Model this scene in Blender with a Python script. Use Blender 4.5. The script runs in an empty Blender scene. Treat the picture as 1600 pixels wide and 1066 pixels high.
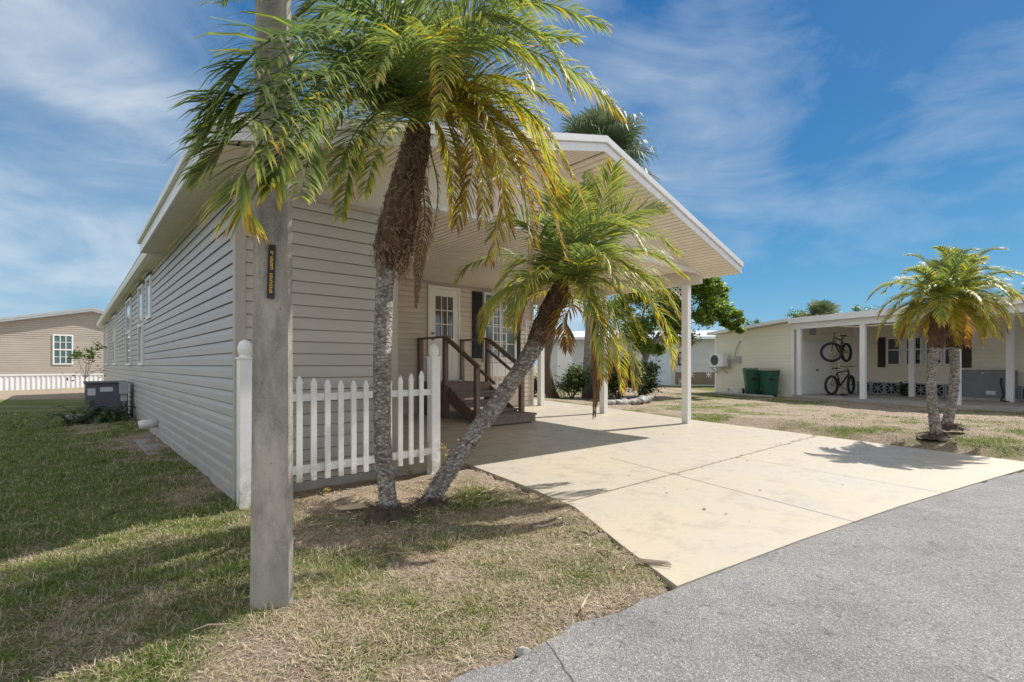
import bpy, math, random
import numpy as np
from mathutils import Vector, Matrix

random.seed(11)
rng = np.random.default_rng(11)
S = bpy.context.scene
COL = S.collection
F, HX, HY, CH = 784.0, 800.0, 571.0, 1.2      # focal length and horizon in photo pixels, eye height
R = math.radians


def px(x, y, Y):
    """world point seen at photo pixel x, y at distance Y"""
    return Vector(((x - HX) / F * Y, Y, CH - (y - HY) / F * Y))


# house frame: u along the street front, v away from the street
C0 = Vector((-2.487, 4.545, 0))
TH = math.atan2(.6607, .7506)
EU = Vector((math.cos(TH), math.sin(TH), 0))
EV = Vector((-math.sin(TH), math.cos(TH), 0))


def UV(u, v, z=0.0):
    return C0 + EU * u + EV * v + Vector((0, 0, z))


def to_uv(x, y):
    dx, dy = x - C0.x, y - C0.y
    return dx * EU.x + dy * EU.y, dx * EV.x + dy * EV.y


# ------------------------------------------------------------------ materials
def new_mat(name):
    m = bpy.data.materials.new(name)
    m.use_nodes = True
    nt = m.node_tree
    return m, nt, nt.nodes['Principled BSDF']


def N(nt, t, **kw):
    n = nt.nodes.new(t)
    for k, v in kw.items():
        setattr(n, k, v)
    return n


def ramp(nt, fac, stops, interp='LINEAR'):
    r = N(nt, 'ShaderNodeValToRGB')
    r.color_ramp.interpolation = interp
    el = r.color_ramp.elements
    while len(el) < len(stops):
        el.new(.5)
    for e, (p, c) in zip(el, stops):
        e.position = p
        e.color = (*c, 1) if len(c) == 3 else c
    nt.links.new(fac, r.inputs[0])
    return r


def noise(nt, scale, detail=4, rough=.55, vec=None, dist=0.0):
    n = N(nt, 'ShaderNodeTexNoise')
    n.inputs['Scale'].default_value = scale
    n.inputs['Detail'].default_value = detail
    n.inputs['Roughness'].default_value = rough
    n.inputs['Distortion'].default_value = dist
    if vec is not None:
        nt.links.new(vec, n.inputs['Vector'])
    return n


def math_n(nt, op, a, b=None, clamp=False):
    n = N(nt, 'ShaderNodeMath', operation=op, use_clamp=clamp)
    for i, x in enumerate((a, b)):
        if x is None:
            continue
        if isinstance(x, (int, float)):
            n.inputs[i].default_value = x
        else:
            nt.links.new(x, n.inputs[i])
    return n.outputs[0]


def mix(nt, fac, a, b, mode='MIX'):
    n = N(nt, 'ShaderNodeMix', data_type='RGBA', blend_type=mode)
    for i, x in ((0, fac), (6, a), (7, b)):
        if isinstance(x, (int, float)):
            n.inputs[i].default_value = x
        elif isinstance(x, tuple):
            n.inputs[i].default_value = (*x, 1)
        else:
            nt.links.new(x, n.inputs[i])
    return n.outputs[2]


def bump(nt, bsdf, h, strength=.3, dist=.01):
    b = N(nt, 'ShaderNodeBump')
    b.inputs['Strength'].default_value = strength
    b.inputs['Distance'].default_value = dist
    nt.links.new(h, b.inputs['Height'])
    nt.links.new(b.outputs[0], bsdf.inputs['Normal'])


def simple(name, c1, c2=None, scale=6, rough=.5, bmp=0.0, bscale=60, bdist=.004, metal=0, spec=.5, stretch=None, lo=.35, hi=.68):
    m, nt, b = new_mat(name)
    tc = N(nt, 'ShaderNodeTexCoord')
    vec = tc.outputs['Object']
    if stretch:
        mp = N(nt, 'ShaderNodeMapping')
        mp.inputs['Scale'].default_value = stretch
        nt.links.new(vec, mp.inputs[0])
        vec = mp.outputs[0]
    c2 = c2 or tuple(x * .86 for x in c1)
    n = noise(nt, scale, 5, .6, vec)
    r = ramp(nt, n.outputs[0], [(lo, c1), (hi, c2)])
    nt.links.new(r.outputs[0], b.inputs['Base Color'])
    b.inputs['Roughness'].default_value = rough
    b.inputs['Metallic'].default_value = metal
    b.inputs['Specular IOR Level'].default_value = spec
    if bmp:
        n2 = noise(nt, bscale, 5, .65, vec)
        bump(nt, b, n2.outputs[0], bmp, bdist)
    return m


def siding_mat(name, c1, c2, axis, scale=1.1):
    m, nt, b = new_mat(name)
    tc = N(nt, 'ShaderNodeTexCoord')
    sp = N(nt, 'ShaderNodeSeparateXYZ')
    nt.links.new(tc.outputs['Object'], sp.inputs[0])
    cb = N(nt, 'ShaderNodeCombineXYZ')
    nt.links.new(sp.outputs[axis], cb.inputs[0])
    nt.links.new(math_n(nt, 'ADD', sp.outputs[2], .098), cb.inputs[1])
    br = N(nt, 'ShaderNodeTexBrick')
    br.offset, br.offset_frequency = .37, 3
    for k, x in (('Scale', 1.0), ('Mortar Size', .0022), ('Mortar Smooth', 0.0), ('Brick Width', 3.1), ('Row Height', .118), ('Bias', 0.0)):
        br.inputs[k].default_value = x
    br.inputs['Color1'].default_value = (.97, .97, .97, 1)
    br.inputs['Color2'].default_value = (1.03, 1.03, 1.03, 1)
    br.inputs['Mortar'].default_value = (.62, .60, .58, 1)
    nt.links.new(cb.outputs[0], br.inputs['Vector'])
    mp = N(nt, 'ShaderNodeMapping')
    mp.inputs['Scale'].default_value = (.4, .4, 2.2)
    nt.links.new(tc.outputs['Object'], mp.inputs[0])
    n = noise(nt, scale, 5, .6, mp.outputs[0])
    c = ramp(nt, n.outputs[0], [(.35, c1), (.68, c2)])
    k = mix(nt, 1.0, c.outputs[0], br.outputs[0], 'MULTIPLY')
    # soil splash and mildew low on the wall
    n3 = noise(nt, 9, 6, .7, tc.outputs['Object'])
    low = N(nt, 'ShaderNodeMapRange')
    low.inputs[1].default_value, low.inputs[2].default_value = .0, .55
    low.inputs[3].default_value, low.inputs[4].default_value = .42, .0
    nt.links.new(sp.outputs[2], low.inputs[0])
    st = ramp(nt, n3.outputs[0], [(.42, (0, 0, 0)), (.62, (1, 1, 1))])
    k = mix(nt, math_n(nt, 'MULTIPLY', st.outputs[0], low.outputs[0]), k, (.26, .22, .17))
    nt.links.new(k, b.inputs['Base Color'])
    b.inputs['Roughness'].default_value = .45
    n2 = noise(nt, 3.2, 3, .5, mp.outputs[0])
    bump(nt, b, n2.outputs[0], .25, .012)
    return m


M = {}
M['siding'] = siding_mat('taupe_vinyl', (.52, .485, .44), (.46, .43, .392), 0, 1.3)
M['siding_porch_lit'] = siding_mat('taupe_vinyl_porch_lit', (.62, .54, .45), (.56, .49, .41), 0, 1.3)  # same vinyl, lightened and warmed to paint in bounce light from the slab
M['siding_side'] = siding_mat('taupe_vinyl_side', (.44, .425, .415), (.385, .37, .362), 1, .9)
M['corner_trim'] = simple('taupe_trim', (.46, .405, .355), (.42, .37, .325), 3, .5)
M['soffit'] = simple('cream_soffit', (.80, .74, .65), (.74, .68, .59), 2, .55)
M['cream_panel'] = simple('cream_panel', (.76, .70, .62), (.71, .65, .57), 2, .55)
M['white_trim'] = simple('white_aluminium', (.80, .80, .80), (.73, .74, .75), 2.5, .4)
M['white_vinyl'] = simple('white_vinyl', (.82, .82, .82), (.77, .77, .76), 7, .42)
M['roof_top'] = simple('grey_shingle', (.30, .29, .28), (.2, .2, .2), 25, .9, .5, 80, .01)
M['brown_wood'] = simple('brown_painted_wood', (.225, .16, .125), (.165, .118, .095), 9, .55, .3, 30, .004, stretch=(1, 1, .2))
M['tread_wood'] = simple('weathered_tread', (.24, .19, .16), (.16, .125, .105), 12, .75, .4, 40, .004)
M['door_white'] = simple('door_white', (.80, .79, .73), (.76, .75, .69), 4, .4)
M['shutter_black'] = simple('shutter_black', (.012, .012, .014), (.018, .018, .02), 8, .5)
M['metal_knob'] = simple('satin_nickel', (.5, .48, .45), None, 10, .3, metal=1)
M['concrete'] = simple('weathered_concrete', (.30, .29, .27), (.19, .185, .175), 5, .85, .5, 45, .006)
M['pale_concrete'] = simple('pale_concrete', (.42, .40, .37), (.30, .285, .26), 7, .85, .4, 60, .006)
M['plate_black'] = simple('plate_black', (.01, .01, .014), None, 9, .35)
M['plate_yellow'] = simple('plate_yellow', (.75, .42, .03), None, 9, .5)
M['ac_grey'] = simple('ac_grey', (.10, .105, .13), (.085, .09, .11), 6, .45)
M['ac_label'] = simple('ac_label', (.62, .64, .68), None, 30, .5)
def vinyl_mat():
    m, nt, b = new_mat('white_vinyl_grimy')
    tc = N(nt, 'ShaderNodeTexCoord')
    sp = N(nt, 'ShaderNodeSeparateXYZ')
    nt.links.new(tc.outputs['Object'], sp.inputs[0])
    n = noise(nt, 11, 6, .7, tc.outputs['Object'])
    c = ramp(nt, n.outputs[0], [(.35, (.86, .86, .85)), (.7, (.79, .79, .77))])
    low = N(nt, 'ShaderNodeMapRange')
    low.inputs[1].default_value, low.inputs[2].default_value = .05, .42
    low.inputs[3].default_value, low.inputs[4].default_value = .75, 0
    nt.links.new(sp.outputs[2], low.inputs[0])
    st = ramp(nt, n.outputs[0], [(.40, (0, 0, 0)), (.6, (1, 1, 1))])
    k = mix(nt, math_n(nt, 'MULTIPLY', st.outputs[0], low.outputs[0]), c.outputs[0], (.36, .35, .25))
    nt.links.new(k, b.inputs['Base Color'])
    b.inputs['Roughness'].default_value = .45
    return m


M['fence_vinyl'] = vinyl_mat()
M['pvc'] = simple('white_pvc', (.75, .74, .72), (.62, .61, .58), 12, .4)
M['yellow_siding'] = simple('pale_yellow_siding', (.78, .74, .60), (.72, .685, .55), 1.2, .5, .1, 40, .003, stretch=(.4, .4, 2))
M['grey_siding'] = simple('grey_siding', (.60, .62, .63), (.53, .55, .57), 1.5, .5, stretch=(.4, .4, 2))
M['tan_siding'] = simple('tan_siding', (.45, .40, .34), (.40, .355, .305), 1.5, .5, stretch=(.4, .4, 2))
M['cart_green'] = simple('cart_green', (.012, .085, .05), (.010, .065, .04), 5, .4)
M['cart_lid_tan'] = simple('cart_lid_brown', (.30, .25, .19), (.25, .21, .16), 5, .5)
M['rubber'] = simple('rubber', (.012, .012, .013), None, 12, .7)
M['bike_dark'] = simple('bike_frame_dark', (.025, .022, .035), None, 9, .3)
M['bike_brown'] = simple('bike_frame_brown', (.10, .045, .02), None, 9, .3)
M['chrome'] = simple('chrome', (.5, .5, .52), None, 9, .25, metal=1)
M['dark_gap'] = simple('dark_void', (.02, .02, .022), None, 5, .8)
M['brown_shutter'] = simple('brown_shutter', (.05, .028, .022), None, 9, .5)
M['lattice'] = simple('lattice_block', (.42, .44, .46), (.34, .36, .38), 8, .7)
M['porch_slab'] = simple('porch_slab', (.40, .37, .34), (.32, .30, .28), 3, .7, .2, 50)
M['metal_roof'] = simple('white_metal_roof', (.80, .82, .84), (.72, .74, .76), 4, .35)
M['lightblue_door'] = simple('pale_blue_door', (.58, .68, .76), (.53, .63, .71), 5, .5)
M['stone'] = simple('edging_stone', (.42, .40, .37), (.22, .21, .19), 7, .9, .6, 25, .02)
M['driftwood'] = simple('pale_husk', (.60, .47, .31), (.44, .33, .21), 9, .8, .3, 40, stretch=(1, 6, 1))
M['twig'] = simple('dry_twig', (.34, .27, .20), (.20, .15, .11), 20, .85)
M['bark'] = simple('brown_bark', (.17, .115, .075), (.085, .06, .042), 7, .95, .8, 18, .03, stretch=(2, 2, .4))
M['bark_grey'] = simple('grey_bark', (.30, .26, .22), (.19, .165, .14), 6, .95, .8, 14, .03, stretch=(1, 1, 4))
M['white_bark'] = simple('pale_sapling_bark', (.58, .55, .50), (.4, .37, .33), 15, .8)
M['fiber'] = simple('palm_fibre', (.16, .095, .06), (.055, .032, .022), 14, .95, .9, 30, .03, stretch=(1, 1, .5))
M['fiber_light'] = simple('palm_fibre_strands', (.40, .28, .19), (.18, .11, .07), 25, .9)
M['dead_frond'] = simple('dead_frond', (.22, .15, .10), (.12, .08, .055), 14, .9)
M['root_soil'] = simple('root_mass', (.15, .11, .08), (.05, .037, .028), 22, .98, 1.0, 40, .03)
M['curtain'] = simple('pale_curtain', (.42, .45, .46), None, 6, .8)


def glass_mat(name, c, rough=.05):
    m, nt, b = new_mat(name)
    n = noise(nt, 1.7, 2)
    r = ramp(nt, n.outputs[0], [(.3, c), (.7, tuple(x * .6 for x in c))])
    nt.links.new(r.outputs[0], b.inputs['Base Color'])
    b.inputs['Roughness'].default_value = rough
    b.inputs['Specular IOR Level'].default_value = .9
    b.inputs['Coat Weight'].default_value = .6
    b.inputs['Coat Roughness'].default_value = .02
    return m


M['glass_dark'] = glass_mat('dark_window_glass', (.035, .04, .045))
M['glass_teal'] = glass_mat('tinted_window_glass', (.12, .20, .20))
M['glass_sky_reflect'] = glass_mat('sky_reflection_glass', (.22, .34, .42))  # blue base colour stands in for sky reflected in the upper panes


def leaf_mat(name, stops, trans=.35, rough=.42):
    m, nt, b = new_mat(name)
    a = N(nt, 'ShaderNodeAttribute', attribute_name='tint')
    r = ramp(nt, a.outputs['Fac'], stops)
    nt.links.new(r.outputs[0], b.inputs['Base Color'])
    b.inputs['Roughness'].default_value = rough
    b.inputs['Specular IOR Level'].default_value = .45
    tr = N(nt, 'ShaderNodeBsdfTranslucent')
    hs = N(nt, 'ShaderNodeHueSaturation')
    hs.inputs['Value'].default_value = 1.35
    hs.inputs['Saturation'].default_value = 1.1
    nt.links.new(r.outputs[0], hs.inputs['Color'])
    nt.links.new(hs.outputs[0], tr.inputs['Color'])
    mx = N(nt, 'ShaderNodeMixShader')
    mx.inputs[0].default_value = trans
    nt.links.new(b.outputs[0], mx.inputs[1])
    nt.links.new(tr.outputs[0], mx.inputs[2])
    nt.links.new(mx.outputs[0], nt.nodes['Material Output'].inputs[0])
    return m


PALM_STOPS = [(0, (.075, .12, .05)), (.3, (.16, .215, .07)), (.5, (.28, .335, .085)), (.68, (.50, .45, .07)),
              (.82, (.50, .30, .045)), (.9, (.28, .16, .07)), (1, (.17, .11, .075))]
M['palm_leaf'] = leaf_mat('palm_leaf', PALM_STOPS, .46, .46)
M['sabal_leaf'] = leaf_mat('fan_palm_leaf', [(0, (.055, .085, .045)), (.5, (.12, .16, .08)), (.8, (.26, .27, .14)), (1, (.33, .27, .17))], .25, .4)
M['tree_leaf'] = leaf_mat('tree_leaf', [(0, (.045, .09, .02)), (.5, (.12, .20, .035)), (1, (.27, .34, .06))], .42, .4)
M['shrub_leaf'] = leaf_mat('shrub_leaf', [(0, (.03, .06, .02)), (.5, (.085, .12, .035)), (1, (.22, .24, .08))], .3, .45)
M['fern_leaf'] = leaf_mat('fern_leaf', [(0, (.025, .05, .02)), (.5, (.05, .095, .035)), (1, (.13, .16, .06))], .3, .5)
M['weed_leaf'] = leaf_mat('weed_leaf', [(0, (.15, .2, .03)), (.6, (.38, .36, .06)), (1, (.42, .22, .1))], .35, .5)
M['grass_blade'] = leaf_mat('grass_blade', [(0, (.07, .125, .022)), (.25, (.17, .235, .04)), (.40, (.33, .32, .085)), (.56, (.46, .375, .26)), (.84, (.61, .515, .40)), (.9, (.30, .21, .14)), (1, (.17, .115, .08))], .3, .6)


def palm_trunk_mat():
    m, nt, b = new_mat('palm_trunk')
    tc = N(nt, 'ShaderNodeTexCoord')
    mp = N(nt, 'ShaderNodeMapping')
    mp.inputs['Scale'].default_value = (1, 1, 1.5)
    nt.links.new(tc.outputs['Object'], mp.inputs[0])
    w = noise(nt, 20, 4, .6, mp.outputs[0])
    vv_ = mix(nt, .035, mp.outputs[0], w.outputs['Color'], 'ADD')
    v = N(nt, 'ShaderNodeTexVoronoi')
    v.inputs['Scale'].default_value = 34
    nt.links.new(vv_, v.inputs['Vector'])
    sc = N(nt, 'ShaderNodeSeparateColor')
    nt.links.new(v.outputs['Color'], sc.inputs[0])
    n = noise(nt, 70, 5, .7, tc.outputs['Object'])
    n2 = noise(nt, 5, 4, .6, tc.outputs['Object'])
    f = math_n(nt, 'ADD', math_n(nt, 'MULTIPLY', sc.outputs[0], .5), math_n(nt, 'MULTIPLY', n.outputs[0], .6))
    c = ramp(nt, f, [(.25, (.20, .175, .155)), (.48, (.40, .375, .345)), (.78, (.62, .60, .57))])
    edge_ = ramp(nt, v.outputs['Distance'], [(.3, (1, 1, 1)), (.68, (.60, .56, .53))])
    c2 = ramp(nt, n2.outputs[0], [(.35, (1.05, 1.05, 1.05)), (.7, (.66, .62, .58))])
    k = mix(nt, 1.0, c.outputs[0], edge_.outputs[0], 'MULTIPLY')
    k = mix(nt, 1.0, k, c2.outputs[0], 'MULTIPLY')
    nt.links.new(k, b.inputs['Base Color'])
    b.inputs['Roughness'].default_value = .9
    hgt = math_n(nt, 'SUBTRACT', n.outputs[0], v.outputs['Distance'])
    bump(nt, b, hgt, .9, .02)
    return m


M['palm_trunk'] = palm_trunk_mat()


def pole_mat():
    m, nt, b = new_mat('pole_concrete')
    tc = N(nt, 'ShaderNodeTexCoord')
    mp = N(nt, 'ShaderNodeMapping')
    mp.inputs['Scale'].default_value = (1, 1, .35)
    nt.links.new(tc.outputs['Object'], mp.inputs[0])
    n = noise(nt, 5, 6, .65, mp.outputs[0])
    n2 = noise(nt, 60, 4, .7, tc.outputs['Object'])
    n3 = noise(nt, 9, 5, .7, tc.outputs['Object'], 1.8)
    c = ramp(nt, n.outputs[0], [(.36, (.44, .405, .345)), (.5, (.29, .265, .225)), (.63, (.17, .155, .132))])
    pits = ramp(nt, n2.outputs[0], [(.28, (.35, .35, .35)), (.36, (1, 1, 1))])
    k = mix(nt, 1.0, c.outputs[0], pits.outputs[0], 'MULTIPLY')
    scr = ramp(nt, n3.outputs[0], [(.485, (0, 0, 0)), (.5, (1, 1, 1)), (.515, (0, 0, 0))])
    sep = N(nt, 'ShaderNodeSeparateXYZ')
    nt.links.new(tc.outputs['Object'], sep.inputs[0])
    hi = math_n(nt, 'MULTIPLY', scr.outputs[0], .35)
    k2 = mix(nt, hi, k, (.52, .52, .49))
    # lighter foot of the shaft
    foot = N(nt, 'ShaderNodeMapRange')
    foot.inputs[1].default_value = .15
    foot.inputs[2].default_value = .45
    nt.links.new(sep.outputs[2], foot.inputs[0])
    k3 = mix(nt, foot.outputs[0], mix(nt, .5, k2, (.42, .40, .37)), k2)
    nt.links.new(k3, b.inputs['Base Color'])
    b.inputs['Roughness'].default_value = .85
    bump(nt, b, n2.outputs[0], .35, .006)
    return m


M['pole'] = pole_mat()


def post_mat():
    m, nt, b = new_mat('peeling_white_paint')
    tc = N(nt, 'ShaderNodeTexCoord')
    n = noise(nt, 9, 6, .7, tc.outputs['Object'])
    c = ramp(nt, n.outputs[0], [(.66, (.80, .80, .78)), (.70, (.30, .25, .21))])
    nt.links.new(c.outputs[0], b.inputs['Base Color'])
    b.inputs['Roughness'].default_value = .5
    return m


M['post'] = post_mat()


def road_mat():
    m, nt, b = new_mat('asphalt')
    tc = N(nt, 'ShaderNodeTexCoord')
    o = tc.outputs['Object']
    v = N(nt, 'ShaderNodeTexVoronoi')
    v.inputs['Scale'].default_value = 190
    nt.links.new(o, v.inputs['Vector'])
    g = N(nt, 'ShaderNodeSeparateColor')
    nt.links.new(v.outputs['Color'], g.inputs[0])
    c = ramp(nt, g.outputs[0], [(0, (.13, .127, .124)), (.45, (.195, .19, .186)), (.85, (.25, .245, .24)), (1, (.40, .395, .385))])
    n = noise(nt, .8, 5, .6, o)
    big = ramp(nt, n.outputs[0], [(.3, (.82, .82, .83)), (.7, (1.08, 1.08, 1.08))])
    k = mix(nt, 1.0, c.outputs[0], big.outputs[0], 'MULTIPLY')
    n6 = noise(nt, 2.6, 6, .7, o)
    wear = ramp(nt, n6.outputs[0], [(.34, (.78, .78, .78)), (.5, (1, 1, 1)), (.7, (1.12, 1.11, 1.08))])
    k = mix(nt, 1.0, k, wear.outputs[0], 'MULTIPLY')
    n2 = noise(nt, 22, 4, .65, o)
    spots = ramp(nt, n2.outputs[0], [(.3, (.55, .55, .56)), (.42, (1, 1, 1))])
    k = mix(nt, 1.0, k, spots.outputs[0], 'MULTIPLY')
    # thin wandering cracks
    wv = noise(nt, 1.3, 6, .6, o)
    sep = N(nt, 'ShaderNodeSeparateXYZ')
    nt.links.new(o, sep.inputs[0])
    wob = math_n(nt, 'MULTIPLY', math_n(nt, 'SUBTRACT', wv.outputs[0], .5), .16)
    line = math_n(nt, 'SUBTRACT', math_n(nt, 'ADD', sep.outputs[0], math_n(nt, 'MULTIPLY', sep.outputs[1], .26)), .735)
    d = math_n(nt, 'ABSOLUTE', math_n(nt, 'ADD', line, wob))
    crack = ramp(nt, d, [(.003, (0, 0, 0)), (.007, (1, 1, 1))])
    cm = math_n(nt, 'MULTIPLY', math_n(nt, 'SUBTRACT', 1.0, crack.outputs[0]), math_n(nt, 'LESS_THAN', sep.outputs[1], 2.28))
    k = mix(nt, cm, k, (.05, .05, .052))
    nt.links.new(k, b.inputs['Base Color'])
    b.inputs['Roughness'].default_value = .85
    bump(nt, b, v.outputs['Distance'], .55, .006)
    return m


M['road'] = road_mat()


def drive_mat():
    """cream painted concrete; object coordinates are the house frame (u, v)"""
    m, nt, b = new_mat('cream_painted_concrete')
    tc = N(nt, 'ShaderNodeTexCoord')
    o = tc.outputs['Object']
    sep = N(nt, 'ShaderNodeSeparateXYZ')
    nt.links.new(o, sep.inputs[0])
    u, v = sep.outputs[0], sep.outputs[1]
    n = noise(nt, .55, 5, .6, o)
    base = ramp(nt, n.outputs[0], [(.3, (.475, .41, .305)), (.5, (.455, .40, .315)), (.72, (.44, .405, .345))])
    n1 = noise(nt, 3.2, 7, .72, o)
    st = ramp(nt, n1.outputs[0], [(.3, (.72, .71, .70)), (.5, (1, 1, 1)), (.72, (1.06, 1.05, 1.02))])
    k = mix(nt, 1.0, base.outputs[0], st.outputs[0], 'MULTIPLY')
    n4 = noise(nt, 46, 4, .75, o)
    sp = ramp(nt, n4.outputs[0], [(.27, (.62, .60, .57)), (.38, (1, 1, 1))])
    k = mix(nt, 1.0, k, sp.outputs[0], 'MULTIPLY')
    # grey tyre-worn stains
    n5 = noise(nt, 1.1, 6, .7, o, .6)
    gs = ramp(nt, n5.outputs[0], [(.58, (0, 0, 0)), (.74, (1, 1, 1))])
    k = mix(nt, math_n(nt, 'MULTIPLY', gs.outputs[0], .5), k, (.33, .31, .29))
    wob = math_n(nt, 'MULTIPLY', math_n(nt, 'SUBTRACT', noise(nt, 9, 5, .7, o).outputs[0], .5), .035)

    def line(expr, w0, w1, gate=None):
        d = math_n(nt, 'ABSOLUTE', math_n(nt, 'ADD', expr, wob))
        r = N(nt, 'ShaderNodeMapRange')
        r.inputs[1].default_value, r.inputs[2].default_value = w0, w1
        r.inputs[3].default_value, r.inputs[4].default_value = 1, 0
        nt.links.new(d, r.inputs[0])
        x = r.outputs[0]
        if gate is not None:
            x = math_n(nt, 'MULTIPLY', x, gate)
        return x
    j1 = line(math_n(nt, 'SUBTRACT', v, -2.07), .007, .018)
    up = math_n(nt, 'SUBTRACT', u, math_n(nt, 'ADD', math_n(nt, 'MULTIPLY', v, .26), 4.39))
    j2 = line(up, .005, .013, math_n(nt, 'LESS_THAN', v, -1.0))
    up3 = math_n(nt, 'SUBTRACT', u, math_n(nt, 'ADD', math_n(nt, 'MULTIPLY', v, .18), 5.78))
    j3 = line(up3, .004, .011, math_n(nt, 'LESS_THAN', v, -2.05))
    j4 = line(math_n(nt, 'SUBTRACT', v, .6), .003, .009)
    dash = ramp(nt, noise(nt, 14, 4, .7, o).outputs[0], [(.36, (.4, .4, .4)), (.48, (1, 1, 1))])
    j = math_n(nt, 'MAXIMUM', math_n(nt, 'MAXIMUM', j1, j2), math_n(nt, 'MAXIMUM', j3, math_n(nt, 'MULTIPLY', j4, .6)))
    j = math_n(nt, 'MULTIPLY', j, dash.outputs[0])
    k = mix(nt, math_n(nt, 'MULTIPLY', j, .9), k, (.12, .09, .06))
    nt.links.new(k, b.inputs['Base Color'])
    rr = ramp(nt, n1.outputs[0], [(.3, (.55, .55, .55)), (.7, (.36, .36, .36))])
    nt.links.new(rr.outputs[0], b.inputs['Roughness'])
    hh = math_n(nt, 'SUBTRACT', math_n(nt, 'MULTIPLY', n4.outputs[0], .3), j)
    bump(nt, b, hh, .35, .006)
    return m


M['drive'] = drive_mat()


def ground_mat():
    m, nt, b = new_mat('lawn_soil')
    tc = N(nt, 'ShaderNodeTexCoord')
    o = tc.outputs['Object']
    a = N(nt, 'ShaderNodeAttribute', attribute_name='green')
    n = noise(nt, 55, 6, .75, o)
    n2 = noise(nt, 7, 6, .7, o)
    tan = ramp(nt, n.outputs[0], [(.32, (.10, .075, .058)), (.46, (.30, .235, .18)), (.64, (.50, .415, .33))])
    grn = ramp(nt, n.outputs[0], [(.3, (.045, .06, .016)), (.5, (.13, .155, .042)), (.7, (.27, .27, .09))])
    f = math_n(nt, 'ADD', a.outputs['Fac'], math_n(nt, 'MULTIPLY', math_n(nt, 'SUBTRACT', n2.outputs[0], .5), 1.1), True)
    k = mix(nt, f, tan.outputs[0], grn.outputs[0])
    nt.links.new(k, b.inputs['Base Color'])
    b.inputs['Roughness'].default_value = .95
    b.inputs['Specular IOR Level'].default_value = .1
    bump(nt, b, math_n(nt, 'ADD', n.outputs[0], n2.outputs[0]), 1.0, .03)
    return m


M['ground'] = ground_mat()


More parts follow.
